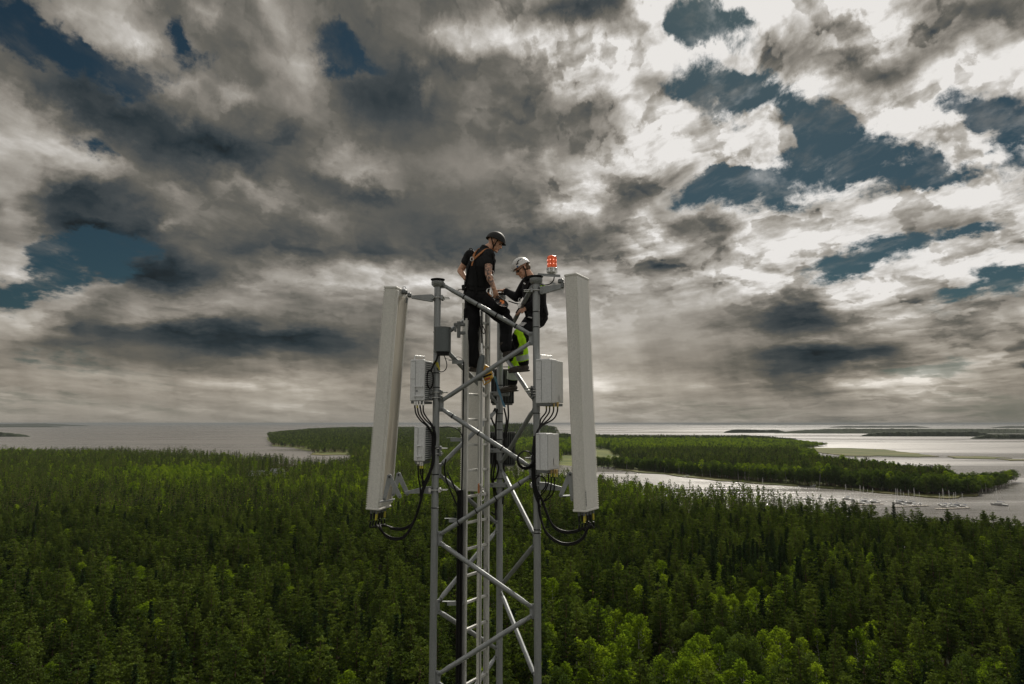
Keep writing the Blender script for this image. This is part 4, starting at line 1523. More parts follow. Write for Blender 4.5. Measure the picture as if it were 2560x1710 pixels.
b5 = bracket('pair of heavy steel clamps holding the rear antenna to the back leg', at(1249, 1126, 9.46))
for py in (985, 1126, 1212):
    c = Vector((LEG['B'].x, LEG['B'].y, at(1249, py, 9.46).z))
    o = G().box(c + Vector((0, -0.062, 0)), (0.135, 0, 0), (0, 0.018, 0), (0, 0, 0.030), bev=0.006).obj('clamp_jaw', M['galv'], b5)
    G().box(c + Vector((0, 0.07, 0)), (0.12, 0, 0), (0, 0.018, 0), (0, 0, 0.03), bev=0.006).obj('clamp_jaw', M['galv'], b5)
    g = G()
    for s in (-1, 1):
        g.tube([c + Vector((s * 0.10, -0.10, 0)), c + Vector((s * 0.10, 0.45, 0))], 0.008, 8).tube([c + Vector((s * 0.10, -0.10, 0)), c + Vector((s * 0.10, -0.082, 0))], 0.015, 6)
    g.obj('threaded_rod', M['galv_dark'], o)


# ------------------------------------------------------------------ radio units
def radio(corner_top, H, W, D, deg, Y, near_left, label, cover='radio', handles=(), grip=True, sidefins=False):
    """Box whose nearest upright edge has its top at corner_top; W = broad left face, D = receding right face."""
    a = math.radians(deg)
    nA = Vector((-math.sin(a), -math.cos(a), 0))
    nB = Vector((math.cos(a), -math.sin(a), 0))
    c0 = at(corner_top[0], corner_top[1], Y)
    dA, dB = -nB, -nA                     # left along A, back along B
    Z = Vector((0, 0, 1))
    cen = c0 + dA * W / 2 + dB * D / 2 - Z * H / 2
    root = empty('radio_unit', cen - Z * H / 2, label, 'radio unit', 'remote radio units on the mast')
    fd = 0.045 if sidefins else D * 0.5
    G().box(c0 + dA * W / 2 + dB * fd / 2 - Z * H / 2, dA * W / 2, dB * fd / 2, Z * H / 2, bev=0.008).obj('front_cover', M[cover], root)
    G().box(c0 + dA * W / 2 + dB * (fd + (D - fd) / 2 + 0.001) - Z * H / 2, dA * (W / 2 - 0.010), dB * ((D - fd) / 2), Z * (H / 2 - 0.010), bev=0.004).obj('housing', M['radio' if not sidefins else 'slate'], root)
    if sidefins:
        g = G()
        k = int(H / 0.026)
        for i in range(k):
            g.box(c0 + nB * 0.0 + dA * (W / 2) + dB * (fd + (D - fd) / 2) - Z * (0.015 + (H - 0.03) * (i + 0.5) / k), dA * (W / 2), dB * ((D - fd) / 2 - 0.01), Z * 0.004)
        g.obj('cooling_fins', M['radio'], root)
    # recessed seam lines of the front
    g = G()
    g.box(c0 + dA * W * 0.60 + nA * 0.0015 - Z * H / 2, dA * 0.0018, nA * 0.001, Z * (H / 2 - 0.02))
    for z_ in ((0.04, 0.47) if H > 0.48 else (0.04,)): g.box(c0 + dA * W * 0.79 + nA * 0.0015 - Z * H * z_, dA * W * 0.16, nA * 0.001, Z * 0.0018)
    if not sidefins: g.box(c0 + nB * 0.0015 + dB * 0.02 - Z * H / 2, dB * 0.0018, nB * 0.001, Z * (H / 2 - 0.02))
    g.obj('seam', M['galv_dark'], root)
    if grip:
        pts = [c0 + dA * W * 0.75 + dB * 0.03, c0 + dA * W * 0.75 + dB * 0.03 + Z * 0.05, c0 + dA * W * 0.45 + dB * D * 0.6 + Z * 0.05, c0 + dA * W * 0.45 + dB * D * 0.6]
        G().tube(pts, 0.008, 8).obj('carry_handle', M['radio'], root)
    for hz in handles:
        q0, q1 = c0 + dA * W * 0.10 - Z * H * hz + nA * 0.02, c0 + dA * W * 0.60 - Z * H * hz + nA * 0.02
        if W < 0.18: q0, q1 = c0 + dA * W * 0.30 - Z * H * hz + nA * 0.012, c0 + dA * W * 0.62 - Z * H * hz + nA * 0.012
        G().tube([q0, q1], 0.006, 8).tube([q0 - nA * 0.02, q0 + nA * 0.004], 0.011, 8).tube([q1 - nA * 0.02, q1 + nA * 0.004], 0.011, 8).obj('pull_handle', M['radio'], root)
    base = G().box(cen - Z * (H / 2 + 0.016), dA * (W / 2 - 0.012), dB * (D / 2 - 0.012), Z * 0.016, bev=0.003).obj('connector_plate', M['galv_dark'], root)
    return root, c0, dA, dB, nA, nB


Z = Vector((0, 0, 1))
r1, c0, dA, dB, nA, nB = radio((1060.4, 898), 0.505, 0.185, 0.30, 17, 8.28, True, 'tall pale radio unit on the left leg, beside a coil of cable', handles=(0.66, 0.89), sidefins=True)
G().tube([c0 + dA * 0.09 - Z * 0.385, c0 + dA * 0.09 - Z * 0.385 + nA * 0.006], 0.014, 14).obj('button', M['galv'], r1)
r2, c0, dA, dB, nA, nB = radio((1061, 1066), 0.415, 0.135, 0.24, 17, 8.28, True, 'small white radio unit low on the left leg', cover='radio', handles=(0.56, 0.87), grip=False, sidefins=True)
r3, c0, dA, dB, nA, nB = radio((1376, 896), 0.525, 0.20, 0.36, 30, 8.02, False, 'tall pale grey radio unit high on the right leg')
G().box(c0 + dB * 0.26 + nB * 0.002 - Z * 0.46, dB * 0.030, nB * 0.001, Z * 0.032).obj('label_plate', M['white_lbl'], r3)
r4, c0, dA, dB, nA, nB = radio((1367, 1083), 0.430, 0.15, 0.34, 30, 8.02, False, 'short white radio unit low on the right leg', grip=False)
G().box(c0 + dB * 0.22 + nB * 0.002 - Z * 0.335, dB * 0.045, nB * 0.001, Z * 0.042).obj('label_plate', M['white_lbl'], r4)
for root, leg_, pys, sd_, mt in ((r1, 'L', (985,), 1, 'galv_dark'), (r2, 'L', (1125,), 1, 'galv_dark'), (r3, 'R', (975, 981), -1, 'galv_dark'), (r4, 'R', (1149,), -1, 'galv_dark')):
    for py in pys:
        z_ = at(1090, py, LEG[leg_].y).z
        o = clamp(LEG[leg_], z_ + 0.02, (sd_, 0.0, 0), root, mt, 0.055, 0.10)
        clamp(LEG[leg_], z_ - 0.045, (sd_, 0.0, 0), root, mt, 0.055, 0.03)


def finned(px0, px1, py0, py1, Y, label):
    a, b = at(px0, py0, Y), at(px1, py1, Y)
    W, H = b.x - a.x, a.z - b.z
    c = Vector(((a.x + b.x) / 2, Y, (a.z + b.z) / 2))
    root = empty('radio_unit', c - Z * H / 2, label, 'radio unit', 'remote radio units on the mast')
    G().box(c + Vector((0, 0.10, 0)), (W / 2, 0, 0), (0, 0.05, 0), (0, 0, H / 2), bev=0.006).obj('housing', M['rubber'], root)
    g = G()
    k = 15
    for i in range(k): g.box(c + Vector(((i + 0.5) / k * W - W / 2, 0.012, 0)), (0.0035, 0, 0), (0, 0.042, 0), (0, 0, H / 2 - 0.01))
    g.obj('cooling_fins', M['fins'], root)
    G().box(c - Z * (H / 2 + 0.012) + Vector((0, 0.08, 0)), (W / 2 - 0.02, 0, 0), (0, 0.05, 0), (0, 0, 0.012)).obj('connector_plate', M['fins'], root)
    G().tube([c + Vector((-0.09, 0.10, H / 2)), c + Vector((-0.09, 0.10, H / 2 + 0.035)), c + Vector((0.09, 0.10, H / 2 + 0.035)), c + Vector((0.09, 0.10, H / 2))], 0.007, 6).obj('carry_handle', M['slate'], root)
    return root


finned(1227, 1285, 922, 1008, 9.56, 'dark finned radio unit behind the back leg, under the lower boot')
finned(1224, 1289, 1080, 1162, 9.56, 'dark finned radio unit behind the back leg, below the steel clamp')

# slate grey round cover on the left leg
a, b = at(1086, 819, 8.36), at(1126, 880, 8.36)
c = (a + b) / 2
unit_ = empty('round_cover_unit', Vector((c.x, c.y, b.z)), 'slate grey rounded unit strapped high on the left leg', 'mast unit')
hw, hh = (b.x - a.x) / 2, (a.z - b.z) / 2
prof = [(-hw, 0.06), (-hw, -0.02), (-hw * 0.70, -0.075), (-hw * 0.2, -0.10), (hw * 0.35, -0.10), (hw * 0.80, -0.07), (hw, -0.02), (hw, 0.06)]
G().prism([Vector((c.x + x, c.y + y, c.z)) for x, y in prof], (0, 0, hh * 2)).obj('cover', M['slate'], unit_, True)
G().prism([Vector((c.x + x * 1.03, c.y + y * 1.03, c.z + hh - 0.004)) for x, y in prof], (0, 0, 0.012)).obj('lid', M['galv_dark'], unit_)
G().prism([Vector((c.x + 0.01 + x * 0.72, c.y + y * 0.8, c.z - hh - 0.02)) for x, y in prof], (0, 0, 0.045)).obj('gland_plate', M['rubber'], unit_)
G().lathe(Vector((LEG['L'].x, LEG['L'].y, 0)), [(LR + 0.001, c.z + hh - 0.05), (LR + 0.006, c.z + hh - 0.045), (LR + 0.006, c.z + hh - 0.03), (LR + 0.001, c.z + hh - 0.025)]).lathe(
    Vector((LEG['L'].x, LEG['L'].y, 0)), [(LR + 0.001, c.z - hh + 0.015), (LR + 0.006, c.z - hh + 0.02), (LR + 0.006, c.z - hh + 0.035), (LR + 0.001, c.z - hh + 0.04)]).obj('strap', M['steel'], unit_, True)

# ------------------------------------------------------------------ red obstruction beacon
p = LEG['R']
bc = at(1380, 683, 8.27)
beacon = empty('obstruction_beacon', bc - Z * 0.02, 'lit red obstruction beacon on an arm over the right leg', 'beacon lamp')
a = Vector((p.x + 0.02, p.y, TOPZ + 0.045))
e = Vector((bc.x + 0.10, bc.y, TOPZ + 0.020))
G().box((a + e) / 2, (e - a) / 2, (0, 0.05, 0), (0, 0, 0.006), bev=0.002).box((a + e) / 2 + Vector((0, -0.047, -0.014)), (e - a) / 2, (0, 0.003, 0), (0, 0, 0.014)).obj('arm', M['galv'], beacon)
z0 = TOPZ + 0.040
bx = Vector((bc.x, bc.y, z0))
G().lathe(bx, [(0.045, 0), (0.050, 0.012), (0.062, 0.018), (0.064, 0.032), (0.058, 0.036), (0.060, 0.058), (0.068, 0.064), (0.068, 0.076), (0.062, 0.080)], sides=28).obj('base', M['alu'], beacon, True)
g = G()
for k in range(8):
    an = k * math.pi / 4 + 0.2
    g.box(bx + Vector((math.cos(an) * 0.060, math.sin(an) * 0.060, 0.045)), Vector((math.cos(an), math.sin(an), 0)) * 0.010, Vector((-math.sin(an), math.cos(an), 0)) * 0.008, (0, 0, 0.028), bev=0.003)
g.obj('latch', M['steel'], beacon)
mr, N_ = new_mat('red_beacon_lens')
lens_x = N_.n('ShaderNodeLayerWeight')
lens_x.inputs[0].default_value = 0.5
p1 = N_.n('ShaderNodeBsdfPrincipled')
for k_, v_ in (('Base Color', (0.90, 0.12, 0.02, 1)), ('Roughness', 0.30), ('Transmission Weight', 0.2), ('Emission Color', (1.0, 0.20, 0.05, 1)), ('Emission Strength', 0.10)):
    p1.inputs[k_].default_value = v_
finish(N_, p1.outputs[0])
g = G()
sd_ = 48
prof = [(0.058, 0.080), (0.0575, 0.20), (0.053, 0.222), (0.040, 0.232), (0.001, 0.235)]
V, F = [], []
for r, h in prof:
    for s in range(sd_):
        rr = r * (1.0 + (0.018 if s % 2 else -0.012))
        an = 2 * math.pi * s / sd_
        V.append(bx + Vector((math.cos(an) * rr, math.sin(an) * rr, h)))
for i in range(len(prof) - 1):
    for s in range(sd_):
        a, b = i * sd_ + s, i * sd_ + (s + 1) % sd_
        F.append((a, b, b + sd_, a + sd_))
lens = g.add(V, F).obj('lens', mr, beacon)
me_, N_ = new_mat('lit_red_diode')
em = N_.n('ShaderNodeEmission')
em.inputs[0].default_value = (1.0, 0.42, 0.30, 1)
em.inputs[1].default_value = 1.5
finish(N_, em.outputs[0])
for h in (0.125, 0.175):
    for k in range(9):
        an = math.pi * 2 * k / 9 + 0.13
        d = Vector((math.cos(an), math.sin(an), 0))
        G().tube([bx + d * 0.0575 + Z * h, bx + d * 0.0610 + Z * h], 0.0065, 8).obj('diode', me_, lens)
g = G()
for k in range(6):
    an = math.pi * 2 * k / 6 + 0.35
    d = Vector((math.cos(an), math.sin(an), 0))
    g.tube([bx + d * 0.0595 + Z * 0.08, bx + d * 0.0595 + Z * 0.215], 0.002, 6)
g.obj('lens_rib', M['red_print'], lens)


# ------------------------------------------------------------------ cables
Z = Vector((0, 0, 1))


def cable(pts, r, label, name='cable', group=None, mat='cable', Y=None, cat='cable', parts=None):
    P = [Vector(q) if len(q) == 3 and isinstance(q, Vector) else at(q[0], q[1], q[2] if len(q) > 2 else Y) for q in pts]
    path = curve(P, 7)
    g = G().tube(path, r, 8)
    o = g.obj(name, M[mat], None, True, origin=path[0])
    tag(o, label, cat, group)
    return o


def bundle(paths, r, label, group, Y=None):
    """Several cables tied together: one thing, each strand a part."""
    P0 = None
    root = None
    for pts in paths:
        P = [q if isinstance(q, Vector) else at(q[0], q[1], q[2] if len(q) > 2 else Y) for q in pts]
        if root is None: root = empty('cable_bundle', P[0], label, 'cable bundle', group)
        G().tube(curve(P, 7), r, 8).obj('strand', M['cable'], root, True)
    return root


rc = random.Random(3)
# from the left antenna's ports in two drooping loops up to the left leg
paths = []
for i, q in enumerate(ports_left):
    j = i % 4
    if i % 2:
        mids = [(957 + j * 4, 1312 + j, 8.44), (985, 1318 + j * 2, 8.44), (1012, 1317 + j * 2, 8.42), (1034, 1301 + j * 2, 8.40), (1047 + j, 1262, 8.38), (1056 + j, 1225, 8.38)]
    else:
        mids = [(944 + j * 3, 1315, 8.40), (962, 1335 + j * 2, 8.40), (985, 1345 + j * 2, 8.40), (1010, 1340 + j * 2, 8.38), (1032, 1308 + j * 2, 8.38), (1048 + j, 1262, 8.36), (1058 + j, 1222, 8.37)]
    paths.append([q, q - Z * 0.07] + mids + [(1071 + j, 1190, 8.38), (1081 + j * 0.8, 1150, 8.40), (1083 + j, 1105, 8.40)])
bundle(paths, 0.0105, 'black cables drooping from the foot of the left antenna to the left leg', 'cable runs on the mast')
paths = []
for i, q in enumerate(ports_right):
    j = i % 4
    if i % 2:
        mids = [(1462 + j, 1318, 8.12), (1440, 1324 + j * 2, 8.14), (1412, 1326 + j * 2, 8.16), (1384, 1312 + j * 2, 8.18), (1364 + j, 1280, 8.2), (1352 + j, 1248, 8.2)]
    else:
        mids = [(1472 + j, 1312, 8.12), (1456, 1344 + j * 2, 8.12), (1428, 1358 + j * 2, 8.14), (1396, 1354 + j * 2, 8.16), (1366, 1330 + j * 2, 8.18), (1350 + j, 1292, 8.2), (1344 + j, 1248, 8.2)]
    paths.append([q, q - Z * 0.07] + mids + [(1338 + j, 1220, 8.20), (1334 + j * 0.8, 1170, 8.20), (1335 + j, 1120, 8.20)])
bundle(paths, 0.0105, 'black cables drooping from the foot of the right antenna to the right leg', 'cable runs on the mast')
# trunks on the legs
bundle([[(1037, 1013, 8.30), (1040, 1034, 8.30), (1052, 1052, 8.32), (1068, 1066, 8.34), (1080, 1088, 8.38), (1083, 1110, 8.38)],
        [(1043, 1013, 8.32), (1047, 1036, 8.32), (1060, 1054, 8.34), (1074, 1070, 8.36), (1083, 1092, 8.38), (1085, 1112, 8.38)],
        [(1050, 1013, 8.34), (1054, 1034, 8.34), (1064, 1050, 8.36), (1078, 1064, 8.38), (1087, 1088, 8.39), (1087, 1112, 8.39)],
        [(1058, 1013, 8.36), (1059, 1030, 8.36), (1068, 1046, 8.38), (1080, 1062, 8.39), (1089, 1086, 8.39), (1088, 1114, 8.39)]],
       0.009, 'four black cables leaving the foot of the tall left radio unit', 'cable runs on the mast')
bundle([[(1045, 1160, 8.30), (1046, 1190, 8.32), (1050, 1215, 8.34), (1052, 1250, 8.36)],
        [(1051, 1160, 8.32), (1052, 1185, 8.34), (1060, 1205, 8.36), (1066, 1196, 8.38), (1072, 1184, 8.38)],
        [(1056, 1160, 8.34), (1057, 1190, 8.36), (1056, 1215, 8.37)]],
       0.009, 'black cables under the small left radio unit', 'cable runs on the mast')
bundle([[(1085, 1066, 8.41), (1084, 1110, 8.41), (1085, 1150, 8.40), (1076, 1180, 8.39), (1062, 1208, 8.38), (1050, 1240, 8.37)],
        [(1081, 1080, 8.40), (1081, 1120, 8.40), (1082, 1155, 8.39), (1072, 1184, 8.38), (1058, 1212, 8.37)]],
       0.013, 'thick black cable trunk tied down the outside of the left leg', 'cable runs on the mast')
paths = []
for i, (x0, x1) in enumerate(((1366, 1344), (1374, 1345), (1384, 1347), (1394, 1349))):
    paths.append([(x0, 1010, 8.12), (x0 - 1, 1030, 8.12), (x0 - 14 + i, 1048, 8.14), (x1 + 5, 1066, 8.18), (1338 + i, 1090, 8.2), (1334 + i, 1125, 8.2), (1333 + i, 1170, 8.2)])
bundle(paths, 0.009, 'black cables with brass tips under the tall right radio unit', 'cable runs on the mast')
bundle([[(1336, 1090, 8.21), (1332, 1130, 8.2), (1331, 1180, 8.2), (1333, 1215, 8.2), (1341, 1246, 8.2), (1352, 1268, 8.2)],
        [(1339, 1090, 8.21), (1335, 1130, 8.2), (1334, 1180, 8.2), (1337, 1215, 8.2), (1345, 1242, 8.2)]],
       0.013, 'thick black cable trunk tied down the inside of the right leg', 'cable runs on the mast')
bundle([[(1371, 1180, 8.12), (1371, 1205, 8.12), (1364, 1224, 8.14), (1352, 1240, 8.17), (1346, 1256, 8.19)],
        [(1378, 1180, 8.14), (1378, 1206, 8.14), (1374, 1232, 8.16), (1360, 1252, 8.17), (1354, 1262, 8.19)],
        [(1386, 1180, 8.16), (1386, 1210, 8.17), (1382, 1234, 8.18), (1366, 1250, 8.19), (1356, 1254, 8.2)],
        [(1337, 1215, 8.14), (1341, 1196, 8.12), (1352, 1190, 8.12), (1363, 1200, 8.12), (1364, 1215, 8.13), (1352, 1232, 8.15)]],
       0.008, 'black cables looping under the short right radio unit', 'cable runs on the mast')
# connectors seen under the radios
for root, xs, py, Y in ((r3, (1366, 1374, 1384, 1394), 1006, 8.12), (r4, (1371, 1378, 1386, 1392), 1175, 8.13)):
    for x in xs:
        c = G().tube([at(x, py - 1, Y), at(x, py + 9, Y)], 0.015, 8).obj('connector', M['brass'], root, True)
        G().tube([at(x, py + 9, Y), at(x, py + 17, Y)], 0.0098, 8).obj('tape', M['yellow_tape'], c, True)
for root, xs, py, Y in ((r1, (1037, 1043, 1050, 1058), 1004, 8.31), (r2, (1045, 1051, 1056), 1155, 8.31)):
    for x in xs:
        c = G().tube([at(x, py - 1, Y), at(x, py + 9, Y)], 0.014, 8).obj('connector', M['steel'], root, True)
        G().tube([at(x, py + 9, Y), at(x, py + 16, Y)], 0.0095, 8).obj('tape', M['yellow_tape' if x in (1043, 1051, 1056) else 'rubber'], c, True)
# coil hanging in front of the right leg
g = G()
for k in range(4):
    cx, cy, rr = 1314, 1148 + k * 0.8, 20 + k * 1.1
    ring = [at(cx + rr * math.cos(a_ * math.pi / 8) * (0.93), cy + rr * math.sin(a_ * math.pi / 8), 8.14 + 0.012 * k) for a_ in range(17)]
    g.tube(ring, 0.007, 7, caps=False)
tag(g.obj('cable_coil', M['cable'], None, True, origin=at(1314, 1170, 8.14)), 'round coil of black cable hanging from the right leg', 'cable coil', 'cable runs on the mast')
g = G()
for k in range(3):
    ring = [at(1075 + (9 + k) * math.cos(a_ * math.pi / 8) * 0.8, 948 + (22 + k) * math.sin(a_ * math.pi / 8), 8.36 + 0.012 * k) for a_ in range(17)]
    g.tube(ring, 0.0065, 7, caps=False)
tag(g.obj('cable_coil', M['cable'], None, True, origin=at(1075, 970, 8.36)), 'narrow coil of black cable between radio unit and left leg', 'cable coil', 'cable runs on the mast')
RUN = 'cable runs on the mast'
cable([(1083, 1067), (1100, 1068), (1122, 1067), (1142, 1072), (1154, 1086), (1158, 1110)], 0.0065, 'thin black cable arching from the left leg to the ladder', group=RUN, Y=8.50)
bundle([[(1115, 1147, 8.52), (1111, 1170, 8.52), (1116, 1200, 8.54), (1132, 1240, 8.56), (1148, 1276, 8.58), (1151, 1300, 8.58)],
        [(1118, 1180, 8.54), (1136, 1218, 8.56), (1149, 1255, 8.58), (1153, 1290, 8.58)]],
       0.010, 'two black cables sagging from the left-hand brace to the ladder', RUN)
za, zb = at(1152, 1225, 8.57).z, mast_base
xx = at(1150, 1300, 8.57).x
bundle([[Vector((xx + dx, 8.57 + dy, za - (za - zb) * q_ / 8)) for q_ in range(9)] for k, (dx, dy) in enumerate(((-0.024, 0), (0, -0.012), (0.024, 0), (-0.012, 0.02), (0.012, 0.02)))],
       0.014, 'thick black cable bundle running straight down beside the ladder', RUN)
cable([(1159, 905), (1158, 1000), (1157, 1100), (1155, 1200), (1152, 1300)], 0.010, 'black cable clipped along the left rail of the ladder', group=RUN, Y=8.53)
cable([(1107, 882, 8.32), (1114, 898, 8.32), (1117, 915, 8.34), (1111, 927, 8.36), (1100, 929, 8.38), (1092, 920, 8.40)], 0.0055, 'thin loop of cable under the rounded grey unit', group=RUN)
cable([(1096, 884, 8.32), (1091, 900, 8.34), (1084, 912, 8.36), (1078, 926, 8.36)], 0.012, 'short thick black cable from the rounded unit into the coil', group=RUN)
cable([(1110, 895, 8.40), (1130, 899, 8.42), (1145, 892, 8.46), (1156, 898, 8.50), (1160, 906, 8.52)], 0.003, 'thin wire from the rounded unit to the ladder', group=RUN)
cable([(1386, 690, 8.25), (1383, 702, 8.25), (1372, 711, 8.27), (1349, 713, 8.28)], 0.007, 'black cable curving from the beacon to the right leg', group=RUN)
cable([(1323, 1196, 8.28), (1335, 1200, 8.26), (1338, 1220, 8.24), (1340, 1236, 8.24)], 0.006, 'thin cable hanging behind the right leg', group=RUN)
bundle([[(1238, 1020, 9.36), (1229, 1045, 9.36), (1240, 1075, 9.38), (1232, 1110, 9.4), (1233, 1150, 9.40), (1228, 1190, 9.40), (1236, 1240, 9.42), (1240, 1300, 9.42), (1232, 1318, 9.42)],
        [(1243, 1022, 9.37), (1240, 1055, 9.38), (1238, 1100, 9.4), (1238, 1150, 9.40), (1233, 1200, 9.40), (1241, 1240, 9.42), (1238, 1284, 9.42), (1228, 1280, 9.42)],
        [(1260, 1020, 9.44), (1266, 1050, 9.44), (1262, 1080, 9.44), (1259, 1120, 9.44), (1260, 1200, 9.44), (1257, 1260, 9.44)],
        [(1270, 1012, 9.5), (1271, 1040, 9.5), (1268, 1070, 9.48), (1262, 1100, 9.46)],
        [(1241, 1150, 9.38), (1246, 1170, 9.38), (1240, 1195, 9.38), (1231, 1200, 9.38)]],
       0.012, 'tangle of black cables tied along the back leg', RUN)
tag(G().tube(curve([at(1085, 912, 8.38), at(1088, 905, 8.38), at(1095, 918, 8.39)], 6), 0.011, 8).tube(curve([at(1093, 905, 8.38), at(1096, 915, 8.38), at(1099, 925, 8.39)], 6), 0.010, 8).obj('cable_marker', M['yellow_tape'], None, True, origin=at(1090, 912, 8.38)),
    'yellow marking tape on the cables under the rounded unit', 'marking tape')

# ------------------------------------------------------------------ people
from mathutils.bvhtree import BVHTree


def cloth(name, color, rough=0.85, spec=0.2, bump=0.5, scale=9.0, var=0.25):
    m, N = new_mat(name)
    co = geopos(N)
    a = N.noise(N.v('MULTIPLY', co, (1.0, 1.0, 0.6)), scale, 4, 0.55, dist=0.6, dim='3D')
    c = N.v('SCALE', N.xyz(*color), N.smooth(a, 0.3, 0.7, 1 - var, 1 + var))
    finish(N, principled(N, c, rough, 0, spec, a, bump, 0.03))
    return m


def skin_mat(name, tattoo):
    m, N = new_mat(name)
    co = geopos(N)
    a = N.noise(co, 25, 3, 0.5, dim='3D')
    c = N.mix(a, (0.50, 0.27, 0.17, 1), (0.64, 0.38, 0.26, 1))
    if tattoo is not None:
        d = N.v('LENGTH', N.v('MULTIPLY', N.v('SUBTRACT', co, tuple(tattoo)), (1, 0.6, 0.62)), out=1)
        near = N.smooth(d, 0.11, 0.16, 1.0, 0.0)
        t = N.noise(co, 26, 5, 0.7, dist=1.6, dim='3D')
        ink = N.m('MULTIPLY', near, N.smooth(t, 0.44, 0.54))
        c = N.mix(N.m('MULTIPLY', ink, 0.85), c, (0.055, 0.055, 0.058, 1))
    finish(N, principled(N, c, 0.5, 0, 0.4, a, 0.1, 0.002))
    return m


M['black_cloth'] = cloth('black_cloth', (0.009, 0.009, 0.010), bump=0.8, var=0.45, scale=7)
M['black_shirt'] = cloth('faded_black_shirt', (0.014, 0.014, 0.0145), bump=0.8, var=0.4, scale=8)
M['webbing'] = cloth('black_webbing', (0.006, 0.006, 0.006), bump=0.1, scale=60)
M['orange_web'] = cloth('orange_webbing', (0.36, 0.15, 0.06), bump=0.1, scale=60)
M['hivis'] = cloth('high_visibility_yellow_green', (0.46, 0.85, 0.02), bump=0.4)
M['reflective'] = cloth('grey_reflective_band', (0.40, 0.46, 0.40), 0.4, 0.6, 0.2)
M['boot'] = cloth('dark_boot_leather', (0.050, 0.042, 0.034), 0.6, 0.4, 0.3, 22)
M['helmet_black'] = simple('matt_black_helmet', (0.010, 0.011, 0.010), 0.65, spec=0.3, var=0.1)
M['helmet_white'] = simple('white_helmet', (0.66, 0.66, 0.63), 0.35, var=0.06, scale=12)
M['hair'] = cloth('brown_hair', (0.12, 0.075, 0.04), 0.6, 0.3, 0.8, 60)
M['eye'] = simple('dark_eye', (0.02, 0.015, 0.012), 0.2)
M['glass'] = simple('dark_sunglasses', (0.012, 0.010, 0.010), 0.12)
M['emblem'] = simple('blue_emblem', (0.03, 0.08, 0.22), 0.4)
M['lip'] = simple('lips', (0.30, 0.12, 0.09), 0.5)


def ball(g, c, ax, ay, az, n=12):
    c, ax, ay, az = Vector(c), Vector(ax), Vector(ay), Vector(az)
    V, F = [c + az], []
    m = n // 2 + 1
    for i in range(1, m):
        th = math.pi * i / m
        for j in range(n):
            ph = 2 * math.pi * j / n
            V.append(c + ax * math.sin(th) * math.cos(ph) + ay * math.sin(th) * math.sin(ph) + az * math.cos(th))
    V.append(c - az)
    for j in range(n): F.append((0, 1 + j, 1 + (j + 1) % n))
    for i in range(m - 2):
        for j in range(n):
            a, b = 1 + i * n + j, 1 + i * n + (j + 1) % n
            F.append((a, a + n, b + n, b))
    for j in range(n): F.append((len(V) - 1, len(V) - 1 - n + (j + 1) % n, len(V) - 1 - n + j))
    g.add(V, F)


def limbs(g, pts, rs, n=14):
    """Tapering limb with rounded ends and joints."""
    pts = [Vector(p) for p in pts]
    for i in range(len(pts) - 1):
        a, b = pts[i], pts[i + 1]
        k = 7
        ra, rb = rs[i], rs[i + 1]
        path = [a.lerp(b, j / k) for j in range(k + 1)]
        rad = [ra + (rb - ra) * j / k + 0.07 * min(ra, rb) * math.sin(math.pi * min(1, j / k * 1.6)) for j in range(k + 1)]
        rad[0], rad[-1] = ra, rb
        g.tube(path, rad, n)
    for p, r in zip(pts, rs): ball(g, p, (r * 1.01, 0, 0), (0, r * 1.01, 0), (0, 0, r * 1.01))


def loft(g, rings, n=22):
    """rings: (centre, half-width vector, half-depth vector)."""
    V, F = [], []
    for c, a, b in rings:
        for j in range(n):
            t = 2 * math.pi * j / n
            V.append(Vector(c) + Vector(a) * math.copysign(abs(math.cos(t)) ** 0.85, math.cos(t)) + Vector(b) * math.sin(t))
    for i in range(len(rings) - 1):
        for j in range(n):
            a, b = i * n + j, i * n + (j + 1) % n
            F.append((a, b, b + n, a + n))
    F.append(tuple(reversed(range(n))))
    F.append(tuple(range((len(rings) - 1) * n, len(rings) * n)))
    g.add(V, F)


def fuse(g, name, mat, parent, voxel=0.007, smooth=2, origin=None):
    """Weld overlapping closed shapes into one continuous skin."""
    o = g.obj(name, mat, parent)
    md = o.modifiers.new('weld', 'REMESH')
    md.mode = 'VOXEL'
    md.voxel_size = voxel
    md.use_smooth_shade = True
    if smooth:
        sm = o.modifiers.new('soften', 'SMOOTH')
        sm.iterations = smooth
        sm.factor = 0.5
    bpy.context.view_layer.update()
    dg = bpy.context.evaluated_depsgraph_get()
    me = bpy.data.meshes.new_from_object(o.evaluated_get(dg))
    o.modifiers.clear()
    o.data = me
    me.name = name
    me.materials.clear()
    me.materials.append(mat)
    me.polygons.foreach_set('use_smooth', [True] * len(me.polygons))
    return o


def bvh_of(objs):
    V, F = [], []
    for o in objs:
        k = len(V)
        off = parent_origin(o)
        V += [v.co + off for v in o.data.vertices]
        F += [tuple(i + k for i in p.vertices) for p in o.data.polygons]
    return BVHTree.FromPolygons(V, F)


def on_surface(tree, px, py, lift):
    d = raydir(px, py)
    hit, nrm, _, _ = tree.ray_cast(Vector((0, 0, 0)), d)
    if hit is None:
        hit, nrm, _, _ = tree.find_nearest(d * 8.75)
    if nrm.dot(d) > 0: nrm = -nrm
    return hit + nrm * lift, nrm


